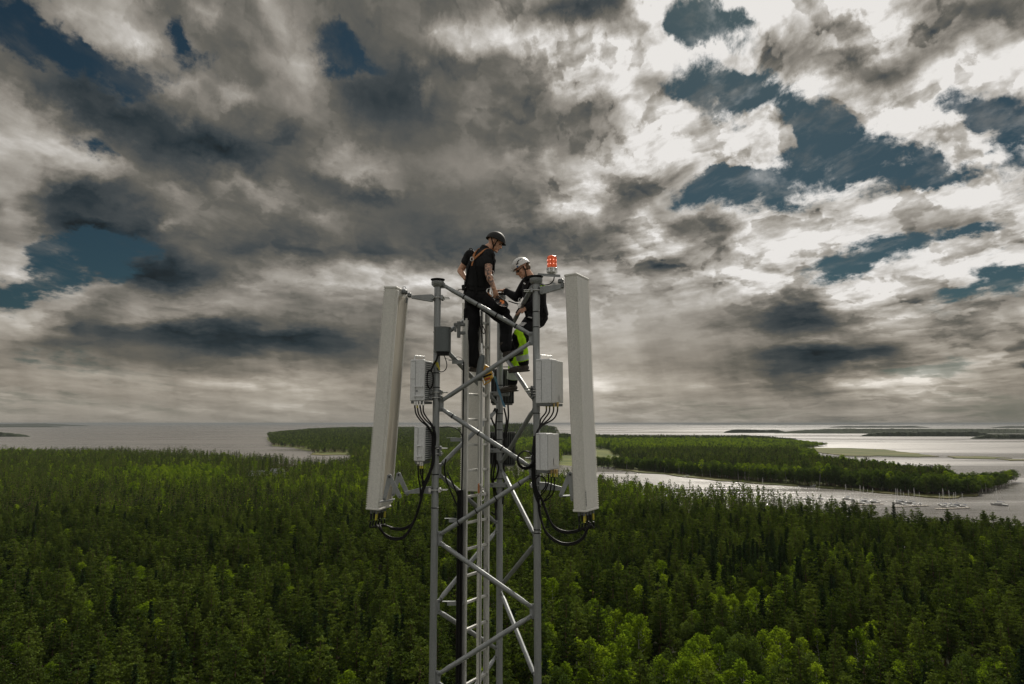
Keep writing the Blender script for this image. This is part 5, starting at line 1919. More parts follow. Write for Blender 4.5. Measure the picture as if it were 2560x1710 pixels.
def ribbon(tree, pts, width, thick, name, mat, parent, lift=0.006):
    P = []
    for i in range(len(pts) - 1):
        for k in range(4):
            t = k / 4
            P.append((pts[i][0] * (1 - t) + pts[i + 1][0] * t, pts[i][1] * (1 - t) + pts[i + 1][1] * t))
    P.append(pts[-1])
    C = [on_surface(tree, x, y, lift) for x, y in P]
    for _ in range(3):
        C = [C[0]] + [((C[i - 1][0] + C[i][0] * 2 + C[i + 1][0]) / 4, (C[i - 1][1] + C[i][1] + C[i + 1][1]).normalized()) for i in range(1, len(C) - 1)] + [C[-1]]
    V, F = [], []
    for i, (c, n) in enumerate(C):
        d = (C[min(i + 1, len(C) - 1)][0] - C[max(i - 1, 0)][0]).normalized()
        s = d.cross(n).normalized() * width / 2
        m = n * thick / 2
        V += [c - s - m, c + s - m, c + s + m, c - s + m]
    for i in range(len(C) - 1):
        a = i * 4
        for j in range(4): F.append((a + j, a + (j + 1) % 4, a + 4 + (j + 1) % 4, a + 4 + j))
    F += [(0, 1, 2, 3), (len(V) - 1, len(V) - 2, len(V) - 3, len(V) - 4)]
    return G().add(V, F).obj(name, M[mat], parent, True)


def head_geo(g, c, f, u, sc=1.0):
    s = f.cross(u).normalized()
    P = lambda a, b, h: c + f * a * sc + s * b * sc + u * h * sc
    ball(g, P(-0.008, 0, 0.030), f * 0.098 * sc, s * 0.077 * sc, u * 0.092 * sc, 18)
    ball(g, P(0.030, 0, -0.040), f * 0.060 * sc, s * 0.057 * sc, u * 0.078 * sc, 16)
    ball(g, P(0.020, 0, -0.080), f * 0.055 * sc, s * 0.048 * sc, u * 0.032 * sc, 14)
    ball(g, P(0.073, 0, -0.102), f * 0.022 * sc, s * 0.024 * sc, u * 0.019 * sc)
    ball(g, P(0.076, 0, 0.012), f * 0.018 * sc, s * 0.045 * sc, u * 0.012 * sc)
    g.tube([P(0.080, 0, 0.004), P(0.100, 0, -0.020), P(0.110, 0, -0.036)], [0.010 * sc, 0.012 * sc, 0.015 * sc], 8)
    ball(g, P(0.098, 0, -0.038), f * 0.016 * sc, s * 0.019 * sc, u * 0.011 * sc)
    ball(g, P(0.084, 0, -0.064), f * 0.013 * sc, s * 0.024 * sc, u * 0.008 * sc)
    ball(g, P(0.082, 0, -0.076), f * 0.013 * sc, s * 0.021 * sc, u * 0.008 * sc)
    for q in (-1, 1):
        ball(g, P(0.050, q * 0.045, -0.030), f * 0.026 * sc, s * 0.020 * sc, u * 0.024 * sc)
        ball(g, P(-0.012, q * 0.076, -0.012), f * 0.018 * sc, s * 0.009 * sc, u * 0.031 * sc)
    return P, s


def hand_geo(g, w, d, pn, curl=0.6, spread=1.0, thumb=1.0):
    """Palm and five fingers: w wrist, d towards the fingertips, pn palm normal."""
    d, pn = Vector(d).normalized(), Vector(pn).normalized()
    sv = d.cross(pn).normalized()
    ball(g, w + d * 0.045, d * 0.052, sv * 0.041, pn * 0.017)
    for i, (o, ln_) in enumerate(((-0.030, 0.062), (-0.010, 0.074), (0.011, 0.070), (0.031, 0.052))):
        p0 = w + d * 0.082 + sv * o * spread
        a1, a2, a3 = curl * 0.6, curl * 1.5, curl * 2.2
        q1 = p0 + (d * math.cos(a1) + pn * math.sin(a1)) * ln_ * 0.45
        q2 = q1 + (d * math.cos(a2) + pn * math.sin(a2)) * ln_ * 0.33
        q3 = q2 + (d * math.cos(a3) + pn * math.sin(a3)) * ln_ * 0.25
        g.tube([p0 - d * 0.02, p0, q1, q2, q3], [0.011, 0.0105, 0.0098, 0.009, 0.0075], 8)
    t0 = w + d * 0.022 - sv * thumb * 0.026
    t1 = t0 + (d * 0.6 - sv * thumb * 0.6 + pn * 0.35).normalized() * 0.034
    t2 = t1 + (d * 0.9 - sv * thumb * 0.1 + pn * 0.45).normalized() * 0.030
    g.tube([t0, t1, t2], [0.014, 0.0115, 0.009], 8)


def boot_geo(g, ankle, toe, up=Vector((0, 0, 1)), sc=1.0):
    d = Vector((toe.x - ankle.x, toe.y - ankle.y, toe.z - ankle.z + 0.08))
    d = (d - up * d.dot(up)).normalized()
    s = d.cross(up)
    b = ankle - up * 0.085 * sc
    g.tube([ankle + up * 0.10, ankle + up * 0.02, ankle - up * 0.05], [0.054 * sc, 0.052 * sc, 0.050 * sc], 14)
    ball(g, b + d * 0.00 + up * 0.018, d * 0.062 * sc, s * 0.042 * sc, up * 0.048 * sc)
    ball(g, b + d * 0.09 + up * 0.012, d * 0.085 * sc, s * 0.046 * sc, up * 0.038 * sc)
    ball(g, b + d * 0.155 + up * 0.004, d * 0.060 * sc, s * 0.047 * sc, up * 0.032 * sc)
    g.box(b + d * 0.07 - up * 0.024, d * 0.130 * sc, s * 0.040 * sc, up * 0.011, bev=0.008)


def helmet_shell(c, f, u, rf, rs_, ru, parent, mat, rim_deg=(84, 98, 108), peak=0.0):
    s = f.cross(u).normalized()
    n, m = 36, 12
    V, F = [], []
    for lay, k in ((0, 1.0), (1, 0.90)):
        for i in range(m + 1):
            for j in range(n):
                ph = 2 * math.pi * j / n
                w = math.cos(ph)
                rim = rim_deg[1] + (rim_deg[0] - rim_deg[1]) * max(w, 0) ** 1.5 + (rim_deg[2] - rim_deg[1]) * max(-w, 0) ** 1.5
                th = math.radians(rim) * i / m
                e = 1.0 + (0.035 * (i / m) ** 6) + (peak * max(w, 0) ** 4 * (i / m) ** 5)
                V.append(c + f * rf * k * e * math.sin(th) * math.cos(ph) + s * rs_ * k * e * math.sin(th) * math.sin(ph) + u * ru * k * math.cos(th))
    N1 = (m + 1) * n
    for i in range(m):
        for j in range(n):
            a, b = i * n + j, i * n + (j + 1) % n
            F.append((a, b, b + n, a + n))
            F.append((N1 + a, N1 + a + n, N1 + b + n, N1 + b))
    for j in range(n):
        a, b = m * n + j, m * n + (j + 1) % n
        F.append((a, b, N1 + b, N1 + a))
    return G().add(V, F).obj('helmet', M[mat], parent, True), s


A_ = lambda x, y, Y: at(x, y, Y)

# ---------------- the man in black, standing on the ladder
sk1 = skin_mat('tattooed_skin', at(1227, 685, 8.53))
R_sh, R_el, R_wr = A_(1222, 635, 8.61), A_(1221, 686, 8.51), A_(1235, 721, 8.47)
L_sh, L_el, L_wr = A_(1176, 637, 8.86), A_(1151, 677, 8.93), A_(1164, 697, 8.84)
R_hip, R_kn, R_an = A_(1212, 752, 8.66), A_(1266, 802, 8.56), A_(1264, 874, 8.50)
L_hip, L_kn, L_an = A_(1185, 752, 8.76), A_(1179, 832, 8.66), A_(1184, 906, 8.68)
head1 = A_(1238, 606, 8.74)
f1 = Vector((0.87, -0.16, -0.46)).normalized()
u1 = Vector((0.46, 0.02, 0.88))
u1 = (u1 - f1 * u1.dot(f1)).normalized()
foot1 = A_(1185, 925, 8.68)
man1 = empty('person', foot1, 'person in a black helmet and black clothes with tattooed forearm, standing on the ladder', 'person')
axS = (R_sh - L_sh).normalized()                       # towards his right shoulder
fw = Vector((0.62, 0.78, 0)).normalized()
fw = (fw - axS * fw.dot(axS)).normalized()
pel = A_(1192, 738, 8.70)
che = A_(1201, 668, 8.73)
nek = A_(1216, 622, 8.74)


def torso_rings(pel, che, nek, axS, fw, grow=0.0, lo=-0.10):
    up = (che - pel).normalized()
    sp = lambda t: pel.lerp(che, t)
    return [(sp(lo), axS * (0.120 + grow), fw * (0.095 + grow)),
            (pel, axS * (0.165 + grow), fw * (0.125 + grow)),
            (sp(0.25), axS * (0.158 + grow), fw * (0.118 + grow)),
            (sp(0.5), axS * (0.155 + grow), fw * (0.112 + grow)),
            (sp(0.75), axS * (0.172 + grow), fw * (0.122 + grow)),
            (che, axS * (0.190 + grow), fw * (0.130 + grow)),
            (che.lerp(nek, 0.40), axS * (0.190 + grow), fw * (0.120 + grow)),
            (che.lerp(nek, 0.70), axS * (0.150 + grow), fw * (0.095 + grow)),
            (che.lerp(nek, 0.95), axS * (0.075 + grow), fw * (0.070 + grow))]


g = G()
loft(g, torso_rings(pel, che, nek, axS, fw))
limbs(g, [R_sh, R_el, R_wr], [0.058, 0.044, 0.029])
limbs(g, [R_el.lerp(R_wr, 0.25)], [0.046]) if False else ball(g, R_el.lerp(R_wr, 0.28), (0.047, 0, 0), (0, 0.047, 0), (0, 0, 0.06))
limbs(g, [L_sh, L_el, L_wr], [0.058, 0.043, 0.029])
limbs(g, [R_hip, R_kn, R_an], [0.090, 0.058, 0.040])
limbs(g, [L_hip, L_kn, L_an], [0.090, 0.058, 0.040])
limbs(g, [nek - u1 * 0.03, head1 - u1 * 0.055 - f1 * 0.02], [0.062, 0.056])
Ph, s1 = head_geo(g, head1, f1, u1)
hand_geo(g, R_wr, Vector((0.22, 0.05, -0.95)), Vector((0.4, 0.9, 0)), 0.75, thumb=1.0)
hand_geo(g, L_wr, Vector((0.8, -0.1, -0.35)), Vector((0.2, -0.9, -0.2)), 0.4, thumb=-1.0)
body1 = fuse(g, 'body', sk1, man1, 0.006, 1)
g = G()
loft(g, torso_rings(pel, che, nek, axS, fw, 0.016, -0.05))
limbs(g, [R_sh, R_sh.lerp(R_el, 0.42)], [0.074, 0.070])
limbs(g, [L_sh, L_sh.lerp(L_el, 0.42)], [0.074, 0.068])
g.tube([nek + u1 * 0.0 - Vector((0.02, 0, 0.03)), nek + u1 * 0.028 - Vector((0.006, 0, 0))], [0.083, 0.070], 16)
shirt1 = fuse(g, 'shirt', M['black_shirt'], man1, 0.007, 3)
g = G()
w1 = axS * 0.178
loft(g, [(pel + (che - pel) * 0.12, axS * 0.176, fw * 0.136), (pel - Vector((0, 0, 0.03)), axS * 0.185, fw * 0.148), (pel - Vector((0, 0, 0.13)), axS * 0.170, fw * 0.135)])
limbs(g, [R_hip, R_hip.lerp(R_kn, 0.5), R_kn, R_kn.lerp(R_an, 0.5), R_an + Vector((0, 0, 0.02))], [0.118, 0.108, 0.088, 0.076, 0.072])
limbs(g, [L_hip, L_hip.lerp(L_kn, 0.5), L_kn, L_kn.lerp(L_an, 0.5), L_an + Vector((0, 0, -0.01))], [0.118, 0.108, 0.092, 0.080, 0.078])
g.box(L_hip.lerp(L_kn, 0.45) + Vector((-0.085, -0.02, 0)), (0.03, 0, 0), (0, 0.07, 0), (0, 0, 0.09), bev=0.02)       # thigh pocket
g.box(R_hip.lerp(R_kn, 0.75) + Vector((0.04, -0.03, 0.05)), (0.06, 0, -0.05), (0, 0.07, 0), (0.03, 0, 0.05), bev=0.02)
trous1 = fuse(g, 'trousers', M['black_cloth'], man1, 0.008, 3)
g = G()
boot_geo(g, R_an, R_an + Vector((0.20, -0.02, 0.02)), Vector((-0.30, 0.0, 0.95)).normalized())
fuse(g, 'boot', M['boot'], man1, 0.006, 1)
g = G()
boot_geo(g, L_an, L_an + Vector((0.10, 0.16, -0.08)))
fuse(g, 'boot', M['boot'], man1, 0.006, 1)
hel1, s1 = helmet_shell(head1 + u1 * 0.028 - f1 * 0.006, f1, u1, 0.130, 0.108, 0.118, man1, 'helmet_black', (88, 92, 104), 0.10)
g = G()
n_ = 36
rim = []
for j in range(n_ + 1):
    ph = 2 * math.pi * j / n_
    w = math.cos(ph)
    th = math.radians(92 + (88 - 92) * max(w, 0) ** 1.5 + (104 - 92) * max(-w, 0) ** 1.5)
    e = 1.035 + 0.10 * max(w, 0) ** 4
    rim.append(head1 + u1 * 0.028 - f1 * 0.006 + f1 * 0.130 * e * math.sin(th) * math.cos(ph) + s1 * 0.108 * e * math.sin(th) * math.sin(ph) + u1 * 0.118 * math.cos(th))
g.tube(rim, 0.0045, 6, caps=False)
g.obj('rim', M['rubber'], hel1, True)
tree_b = bvh_of([body1])
sd_n = s1 if s1.y < 0 else -s1
ear = head1 + sd_n * 0.080
for a_, b_ in ((head1 + u1 * 0.03 + f1 * 0.045 + sd_n * 0.088, head1 - u1 * 0.075 + f1 * 0.028 + sd_n * 0.052), (head1 + u1 * 0.02 - f1 * 0.055 + sd_n * 0.086, head1 - u1 * 0.060 + f1 * 0.016 + sd_n * 0.060)):
    g = G()
    g.tube(curve([a_, (a_ + b_) / 2 + sd_n * 0.012, b_], 4), 0.0075, 6)
    g.obj('chin_strap', M['webbing'], hel1)
G().tube(curve([head1 - u1 * 0.060 + f1 * 0.020 + sd_n * 0.058, head1 - u1 * 0.110 + f1 * 0.030 + sd_n * 0.030, head1 - u1 * 0.125 + f1 * 0.035], 4), 0.008, 6).obj('chin_strap', M['webbing'], hel1)
for q in (-1, 1):
    g = G()
    ball(g, Ph(0.079, q * 0.030, -0.006), f1 * 0.010, s1 * 0.014, u1 * 0.007)
    g.obj('eye', M['eye'], body1, True)
    g = G()
    ball(g, Ph(0.092, q * 0.031, 0.012), f1 * 0.006, s1 * 0.019, u1 * 0.005)
    g.obj('eyebrow', M['hair'], body1, True)
g = G()
ball(g, Ph(0.094, 0, -0.070), f1 * 0.007, s1 * 0.020, u1 * 0.003)
g.obj('mouth', M['lip'], body1, True)
# harness
T1 = bvh_of([shirt1, trous1])
har = empty('harness', (0, 0, 0))
har.parent = man1
hv = G()
loft(hv, [(c, a * 1.03, b * 1.05) for c, a, b in torso_rings(pel, che, nek, axS, fw, 0.020, 0.0)[2:6]])
vest = fuse(hv, 'back_pad', M['webbing'], har, 0.008, 2)
T1b = bvh_of([shirt1, trous1, vest])
def strap3(tree, pts, width, thick, name, mat, parent, lift=0.010):
    """Webbing laid over the clothes along points given in space."""
    P = curve(pts, 5)
    C = []
    for p_ in P:
        hit, nrm, _, _ = tree.find_nearest(p_)
        if (p_ - hit).dot(nrm) < 0 and (p_ - hit).length > 0.002: nrm = nrm
        C.append((hit + nrm * lift, nrm))
    for _ in range(3):
        C = [C[0]] + [((C[i - 1][0] + C[i][0] * 2 + C[i + 1][0]) / 4, (C[i - 1][1] + C[i][1] + C[i + 1][1]).normalized()) for i in range(1, len(C) - 1)] + [C[-1]]
    V, F = [], []
    for i, (c, n) in enumerate(C):
        d = (C[min(i + 1, len(C) - 1)][0] - C[max(i - 1, 0)][0]).normalized()
        s = d.cross(n).normalized() * width / 2
        m = n * thick / 2
        V += [c - s - m, c + s - m, c + s + m, c - s + m]
    for i in range(len(C) - 1):
        a = i * 4
        for j in range(4): F.append((a + j, a + (j + 1) % 4, a + 4 + (j + 1) % 4, a + 4 + j))
    F += [(0, 1, 2, 3), (len(V) - 1, len(V) - 2, len(V) - 3, len(V) - 4)]
    return G().add(V, F).obj(name, M[mat], parent, True)


bk = -fw
ring_p = che.lerp(nek, 0.30) + bk * 0.16
for q in (-1, 1):
    sh_ = nek + axS * 0.085 * q - Vector((0, 0, 0.02))
    strap3(T1b, [sh_ + fw * 0.05, sh_ + bk * 0.03 + Vector((0, 0, 0.01)), che.lerp(nek, 0.65) + axS * 0.06 * q + bk * 0.12, ring_p], 0.034, 0.008, 'shoulder_strap', 'orange_web', har, 0.012)
    strap3(T1b, [ring_p, che + axS * 0.05 * q + bk * 0.16, che.lerp(pel, 0.5) + axS * 0.10 * q + bk * 0.14, pel + axS * 0.13 * q + bk * 0.15], 0.036, 0.008, 'back_strap', 'webbing', har, 0.010)
strap3(T1b, [ring_p + Vector((0, 0, 0.01)), ring_p - Vector((0, 0, 0.09))], 0.022, 0.008, 'ring_tab', 'orange_web', har, 0.018)
ribbon(T1b, [(1231, 634), (1233, 648), (1234, 664), (1233, 684)], 0.028, 0.008, 'shoulder_strap', 'webbing', har, 0.010)
ribbon(T1b, [(1162, 716), (1180, 722), (1200, 724), (1219, 722)], 0.045, 0.012, 'waist_belt', 'webbing', har, 0.012)
ribbon(T1b, [(1168, 752), (1180, 762), (1196, 768)], 0.035, 0.010, 'leg_loop', 'webbing', har, 0.010)
ribbon(T1b, [(1203, 760), (1222, 772), (1238, 776)], 0.035, 0.010, 'leg_loop', 'webbing', har, 0.010)
p = ring_p + bk * 0.02
G().tube([p + Vector((math.cos(t_ * math.pi / 6) * 0.020, 0, math.sin(t_ * math.pi / 6) * 0.026)) for t_ in range(13)], 0.005, 6, caps=False).obj('ring', M['steel'], har)
p = A_(1177, 626, 8.70)
G().tube(curve([p + Vector((0.03, 0, -0.03)), p + Vector((0.015, -0.01, 0.018)), p + Vector((-0.012, 0, 0.026)), p + Vector((-0.018, 0, 0.0)), p + Vector((0.018, 0, -0.03))], 5), 0.006, 6).obj('lanyard_loop', M['rubber'], har)
p = A_(1231, 683, 8.60)
G().tube([p + Vector((math.cos(t_ * math.pi / 6) * 0.018, 0, math.sin(t_ * math.pi / 6) * 0.032)) for t_ in range(13)], 0.005, 6, caps=False).obj('carabiner', M['steel'], har)
g = G()
g.box(A_(1159, 719, 8.66), (0.024, 0, 0.004), (0, 0.02, 0), (-0.004, 0, 0.036), bev=0.008).tube([A_(1161, 712, 8.66), A_(1161.5, 702, 8.66)], 0.005, 6)
g.obj('radio_pouch', M['rubber'], har)
G().tube(curve([A_(1162, 727, 8.62), A_(1152, 723, 8.60), A_(1145, 726, 8.60), A_(1144, 734, 8.60), A_(1147, 740, 8.60)], 5), 0.005, 6).obj('lanyard_loop', M['rubber'], har)
G().tube(curve([A_(1223, 721, 8.44), A_(1218, 724, 8.44), A_(1218, 731, 8.44), A_(1229, 741, 8.44), A_(1232, 738, 8.44), A_(1229, 724, 8.44), A_(1223, 721, 8.44)], 5), 0.006, 6).obj('carabiner', M['steel'], har)
G().tube(curve([A_(1219, 731, 8.435), A_(1225, 738, 8.435), A_(1229, 741, 8.435)], 4), 0.007, 6).obj('gate', M['orange_web'], har)

# open tool bag hanging under his hand
bag = empty('tool_bag', A_(1256, 775, 8.44), 'round black tool bag with orange lining, held open below the tattooed arm', 'tool bag')
cb = A_(1254, 757, 8.44)
g = G()
bu = Vector((0.35, -0.62, 0.70)).normalized()
g.lathe(cb + bu * 0.0, [(0.055, -0.11), (0.085, -0.09), (0.092, -0.03), (0.090, 0.0), (0.080, 0.0), (0.078, -0.06), (0.05, -0.085)], bu, 26)
g.obj('pouch', M['webbing'], bag, True)
g = G()
g.lathe(cb, [(0.0785, -0.004), (0.077, -0.05), (0.04, -0.083)], bu, 26)
m_, N_ = new_mat('orange_and_black_lining')
n0 = N_.noise(geopos(N_), 16, 2, 0.5, dim='3D')
finish(N_, principled(N_, N_.mix(N_.smooth(n0, 0.54, 0.60), (0.012, 0.011, 0.010, 1), (0.75, 0.22, 0.05, 1)), 0.8))
g.obj('lining', m_, bag, True)
g = G()
ringp = []
w_ = bu.orthogonal().normalized()
v_ = bu.cross(w_)
for j in range(25): ringp.append(cb + (w_ * math.cos(j * math.pi / 12) + v_ * math.sin(j * math.pi / 12)) * 0.087)
g.tube(ringp, 0.006, 6, caps=False)
g.obj('rim', M['rubber'], bag, True)
G().tube(curve([ringp[2], A_(1244, 740, 8.45), ringp[10]], 6), 0.006, 6).obj('handle', M['rubber'], bag, True)

# ---------------- the man in the white helmet
sk2 = skin_mat('ruddy_skin', None)
head2 = A_(1305, 671, 8.90)
f2 = Vector((-0.80, -0.22, -0.56)).normalized()
u2 = Vector((-0.50, -0.02, 0.85))
u2 = (u2 - f2 * u2.dot(f2)).normalized()
nek2 = A_(1326, 697, 8.94)
che2, pel2 = A_(1336, 731, 8.96), A_(1343, 792, 9.00)
Ls2, Le2, Lw2 = A_(1336, 712, 8.80), A_(1340, 758, 8.70), A_(1314, 771, 8.66)
Rs2, Re2, Rw2 = A_(1318, 706, 9.12), A_(1292, 744, 9.14), A_(1262, 726, 9.30)
Lh2, Lk2, La2 = A_(1336, 803, 8.90), A_(1296, 842, 8.72), A_(1309, 905, 8.80)
Rh2, Rk2, Ra2 = A_(1328, 806, 9.10), A_(1289, 868, 9.12), A_(1281, 956, 9.24)
ax2 = (Ls2 - Rs2).normalized()
fw2 = Vector((-0.95, 0.1, -0.25))
fw2 = (fw2 - ax2 * fw2.dot(ax2)).normalized()
man2 = empty('person', A_(1262, 985, 9.26), 'person in a white helmet and sunglasses with yellow-green trousers, leaning in behind the right leg', 'person')
g = G()
loft(g, torso_rings(pel2, che2, nek2, ax2, fw2))
limbs(g, [Ls2, Le2, Lw2], [0.058, 0.044, 0.030])
limbs(g, [Rs2, Re2, Rw2], [0.058, 0.044, 0.030])
limbs(g, [Lh2, Lk2, La2], [0.090, 0.060, 0.042])
limbs(g, [Rh2, Rk2, Ra2], [0.090, 0.060, 0.042])
limbs(g, [nek2, head2 - u2 * 0.06 - f2 * 0.03], [0.062, 0.056])
Ph2, s2 = head_geo(g, head2, f2, u2)
hand_geo(g, Lw2, Vector((-0.85, 0.05, -0.35)), Vector((-0.1, 0.5, -0.8)), 0.6, thumb=-1.0)
hand_geo(g, Rw2, Vector((-0.9, 0.35, 0.05)), Vector((0, 0.1, -1)), 0.35, thumb=1.0)
body2 = fuse(g, 'body', sk2, man2, 0.006, 1)
g = G()
loft(g, torso_rings(pel2, che2, nek2, ax2, fw2, 0.026, -0.10))
limbs(g, [Ls2, Le2, Le2.lerp(Lw2, 0.80)], [0.082, 0.062, 0.050])
limbs(g, [Rs2, Re2, Re2.lerp(Rw2, 0.85)], [0.082, 0.062, 0.048])
g.tube([nek2 - Vector((0, 0, 0.02)), nek2 + Vector((-0.012, 0, 0.035))], [0.090, 0.076], 16)
ball(g, che2 + Vector((0.055, -0.02, 0.05)), (0.09, 0, 0), (0, 0.12, 0), (0, 0, 0.10))
jack2 = fuse(g, 'jacket', M['black_cloth'], man2, 0.008, 3)
g = G()
loft(g, [(pel2 + (che2 - pel2) * 0.05, ax2 * 0.175, fw2 * 0.14), (pel2 - Vector((0.01, 0, 0.06)), ax2 * 0.185, fw2 * 0.155), (pel2 - Vector((0.03, 0, 0.14)), ax2 * 0.15, fw2 * 0.125)])
limbs(g, [Lh2, Lh2.lerp(Lk2, 0.5), Lk2, Lk2.lerp(La2, 0.6), La2 + Vector((0, 0, 0.0))], [0.115, 0.105, 0.086, 0.074, 0.072])
limbs(g, [Rh2, Rh2.lerp(Rk2, 0.5), Rk2, Rk2.lerp(Ra2, 0.6), Ra2 + Vector((0, 0, 0.01))], [0.115, 0.105, 0.084, 0.074, 0.072])
trous2 = fuse(g, 'trousers', M['black_cloth'], man2, 0.008, 3)
# the yellow-green and reflective panels are cut from the same leg shapes
for kn, an, f0, f1_ in ((Lk2, La2, -0.12, 0.86), (Rk2, Ra2, 0.02, 0.84)):
    g = G()
    top = kn.lerp(an, f0) + Vector((0.012, -0.012, 0))
    limbs(g, [top, kn.lerp(an, 0.45) + Vector((0.010, -0.008, 0)), kn.lerp(an, f1_)], [0.070, 0.078, 0.0785])
    hv_ = fuse(g, 'calf_panel', M['hivis'], trous2, 0.008, 2)
    d = (an - kn).normalized()
    G().tube([kn.lerp(an, 0.70), kn.lerp(an, 0.90)], [0.0840, 0.0850], 18).obj('reflective_band', M['reflective'], trous2, True)
ribbon(bvh_of([trous2]), [(1296, 829), (1299, 845), (1303, 860), (1307, 872)], 0.055, 0.006, 'thigh_panel', 'hivis', trous2, 0.004)
for an, toe, yw in ((La2, A_(1270, 915, 8.78), 0), (Ra2, A_(1238, 968, 9.30), 0)):
    g = G()
    boot_geo(g, an, toe, Vector((-0.1, 0, 0.99)).normalized(), 1.08)
    fuse(g, 'boot', M['boot'], man2, 0.006, 1)
hc = head2 + u2 * 0.030 - f2 * 0.004
hel2, s2 = helmet_shell(hc, f2, u2, 0.130, 0.110, 0.122, man2, 'helmet_white', (86, 92, 100), 0.06)
TH = bvh_of([hel2])
for pts, w in (([(1291, 662), (1293, 659), (1296, 657)], 0.018), ([(1293, 656), (1296, 652), (1298, 650)], 0.014), ([(1299, 650), (1302, 647), (1304, 646)], 0.008)):
    ribbon(TH, pts, w, 0.003, 'vent', 'rubber', hel2, 0.001)
for x, y, r in ((1294, 666.5, 0.012), (1319, 652, 0.011)):
    p, n_ = on_surface(TH, x, y, 0.001)
    G().tube([p, p + n_ * 0.002], r, 16).obj('emblem', M['emblem'], hel2)
sn2 = s2 if s2.y < 0 else -s2
for q in (-1, 1):
    g = G()
    ball(g, Ph2(0.084, q * 0.031, -0.006), f2 * 0.010, s2 * 0.026, u2 * 0.017)
    gl = g.obj('sunglass_lens', M['glass'], body2, True)
G().tube([Ph2(0.080, 0.055 * (1 if (s2.y < 0) else -1), -0.002), Ph2(-0.01, 0.080 * (1 if (s2.y < 0) else -1), 0.002)], 0.003, 6).obj('sunglass_arm', M['glass'], body2)
g = G()
ball(g, head2 - f2 * 0.062 - u2 * 0.020, f2 * 0.052, s2 * 0.078, u2 * 0.060)
ball(g, head2 - f2 * 0.040 - u2 * 0.030 + sn2 * 0.05, f2 * 0.035, s2 * 0.030, u2 * 0.035)
fuse(g, 'hair', M['hair'], man2, 0.006, 1)
G().tube(curve([head2 + sn2 * 0.088 + u2 * 0.01, head2 + sn2 * 0.075 - u2 * 0.06 + f2 * 0.01, head2 - u2 * 0.125 + f2 * 0.02 + sn2 * 0.02], 5), 0.007, 6).obj('chin_strap', M['webbing'], hel2, True)
g = G()
ball(g, Ph2(0.090, 0, -0.071), f2 * 0.007, s2 * 0.019, u2 * 0.003)
g.obj('mouth', M['lip'], body2, True)
T2 = bvh_of([jack2, trous2])
har2 = empty('harness', (0, 0, 0))
har2.parent = man2
ribbon(T2, [(1352, 697), (1358, 706), (1361, 716)], 0.028, 0.006, 'shoulder_flash', 'hivis', har2, 0.004)
ribbon(T2, [(1325, 706), (1318, 722), (1312, 744), (1310, 764)], 0.032, 0.008, 'chest_strap', 'webbing', har2, 0.008)
ribbon(T2, [(1305, 792), (1322, 797), (1340, 800), (1356, 798)], 0.045, 0.012, 'waist_belt', 'webbing', har2, 0.012)
ribbon(T2, [(1296, 812), (1312, 822), (1332, 830)], 0.045, 0.010, 'leg_loop', 'webbing', har2, 0.010)
ribbon(T2, [(1298, 808), (1312, 813)], 0.075, 0.004, 'thigh_label', 'white_lbl', har2, 0.012)
ribbon(T2, [(1317, 794), (1330, 797)], 0.018, 0.003, 'printed_patch', 'white_lbl', har2, 0.020)
ribbon(T2, [(1311, 708), (1315, 711)], 0.018, 0.003, 'printed_patch', 'white_lbl', har2, 0.012)
for x, y, Y in ((1297, 762, 8.70), (1299, 750, 8.72)):
    p = A_(x, y, Y)
    G().tube([p + Vector((math.cos(t_ * math.pi / 6) * 0.014, 0, math.sin(t_ * math.pi / 6) * 0.024)) for t_ in range(13)], 0.004, 6, caps=False).obj('carabiner', M['steel'], har2)
g = G()
for k, (x, y) in enumerate(((1357, 760), (1359, 776), (1356, 788), (1352, 806))):
    g = G()
    g.box(A_(x, y, 8.86), (0.022, 0, 0.004), (0, 0.03, 0), (-0.005, 0, 0.035), bev=0.010)
    g.obj('pouch', M['webbing'], har2)
G().tube(curve([A_(1361, 775, 8.84), A_(1366, 785, 8.84), A_(1364, 797, 8.84), A_(1358, 796, 8.84)], 5), 0.004, 6).obj('lanyard_loop', M['rubber'], har2)
# the black disc under his stretched-out hand and the strap across
tag(G().tube(curve([A_(1271, 752, 8.72), A_(1284, 757, 8.71), A_(1296, 760, 8.70)], 5), 0.008, 8).obj('lanyard', M['rubber'], None, True, origin=A_(1271, 752, 8.72)),
    'short black lanyard stretched between the two people', 'lanyard')
tool = empty('hand_tool', A_(1296, 776, 8.64), 'small grey tool in the lower hand of the person in the white helmet', 'tool')
G().tube([A_(1290, 782, 8.62), A_(1298, 770, 8.62)], 0.010, 8).obj('grip', M['rubber'], tool)
G().tube([A_(1298, 770, 8.62), A_(1303, 762, 8.62)], 0.014, 8).obj('head', M['steel'], tool)

# ---------------- loose gear between them
gear = empty('shock_absorber', A_(1200, 955, 8.50), 'dark grey fall-arrest absorber pack hanging by the ladder rail', 'absorber')
pth = curve([A_(1206, 888, 8.52), A_(1203, 905, 8.51), A_(1199, 930, 8.50), A_(1198, 952, 8.50)], 5)
G().tube(pth, [0.028, 0.034, 0.038, 0.040, 0.042] + [0.044] * (len(pth) - 7) + [0.042, 0.034], 14).obj('pack', M['slate'], gear, True)
G().tube(curve([A_(1202, 890, 8.50), A_(1200, 882, 8.50), A_(1206, 876, 8.50), A_(1209, 884, 8.50), A_(1206, 892, 8.50)], 5), 0.005, 6).obj('carabiner', M['steel'], gear)
lan = empty('lanyard', A_(1204, 880, 8.50), 'twin-rope lanyard hanging from the belt of the person in black', 'lanyard')
G().tube(curve([A_(1200, 772, 8.52), A_(1199, 800, 8.50), A_(1203, 830, 8.50), A_(1207, 858, 8.50), A_(1207, 880, 8.50)], 5), 0.006, 6).obj('rope', M['webbing'], lan)
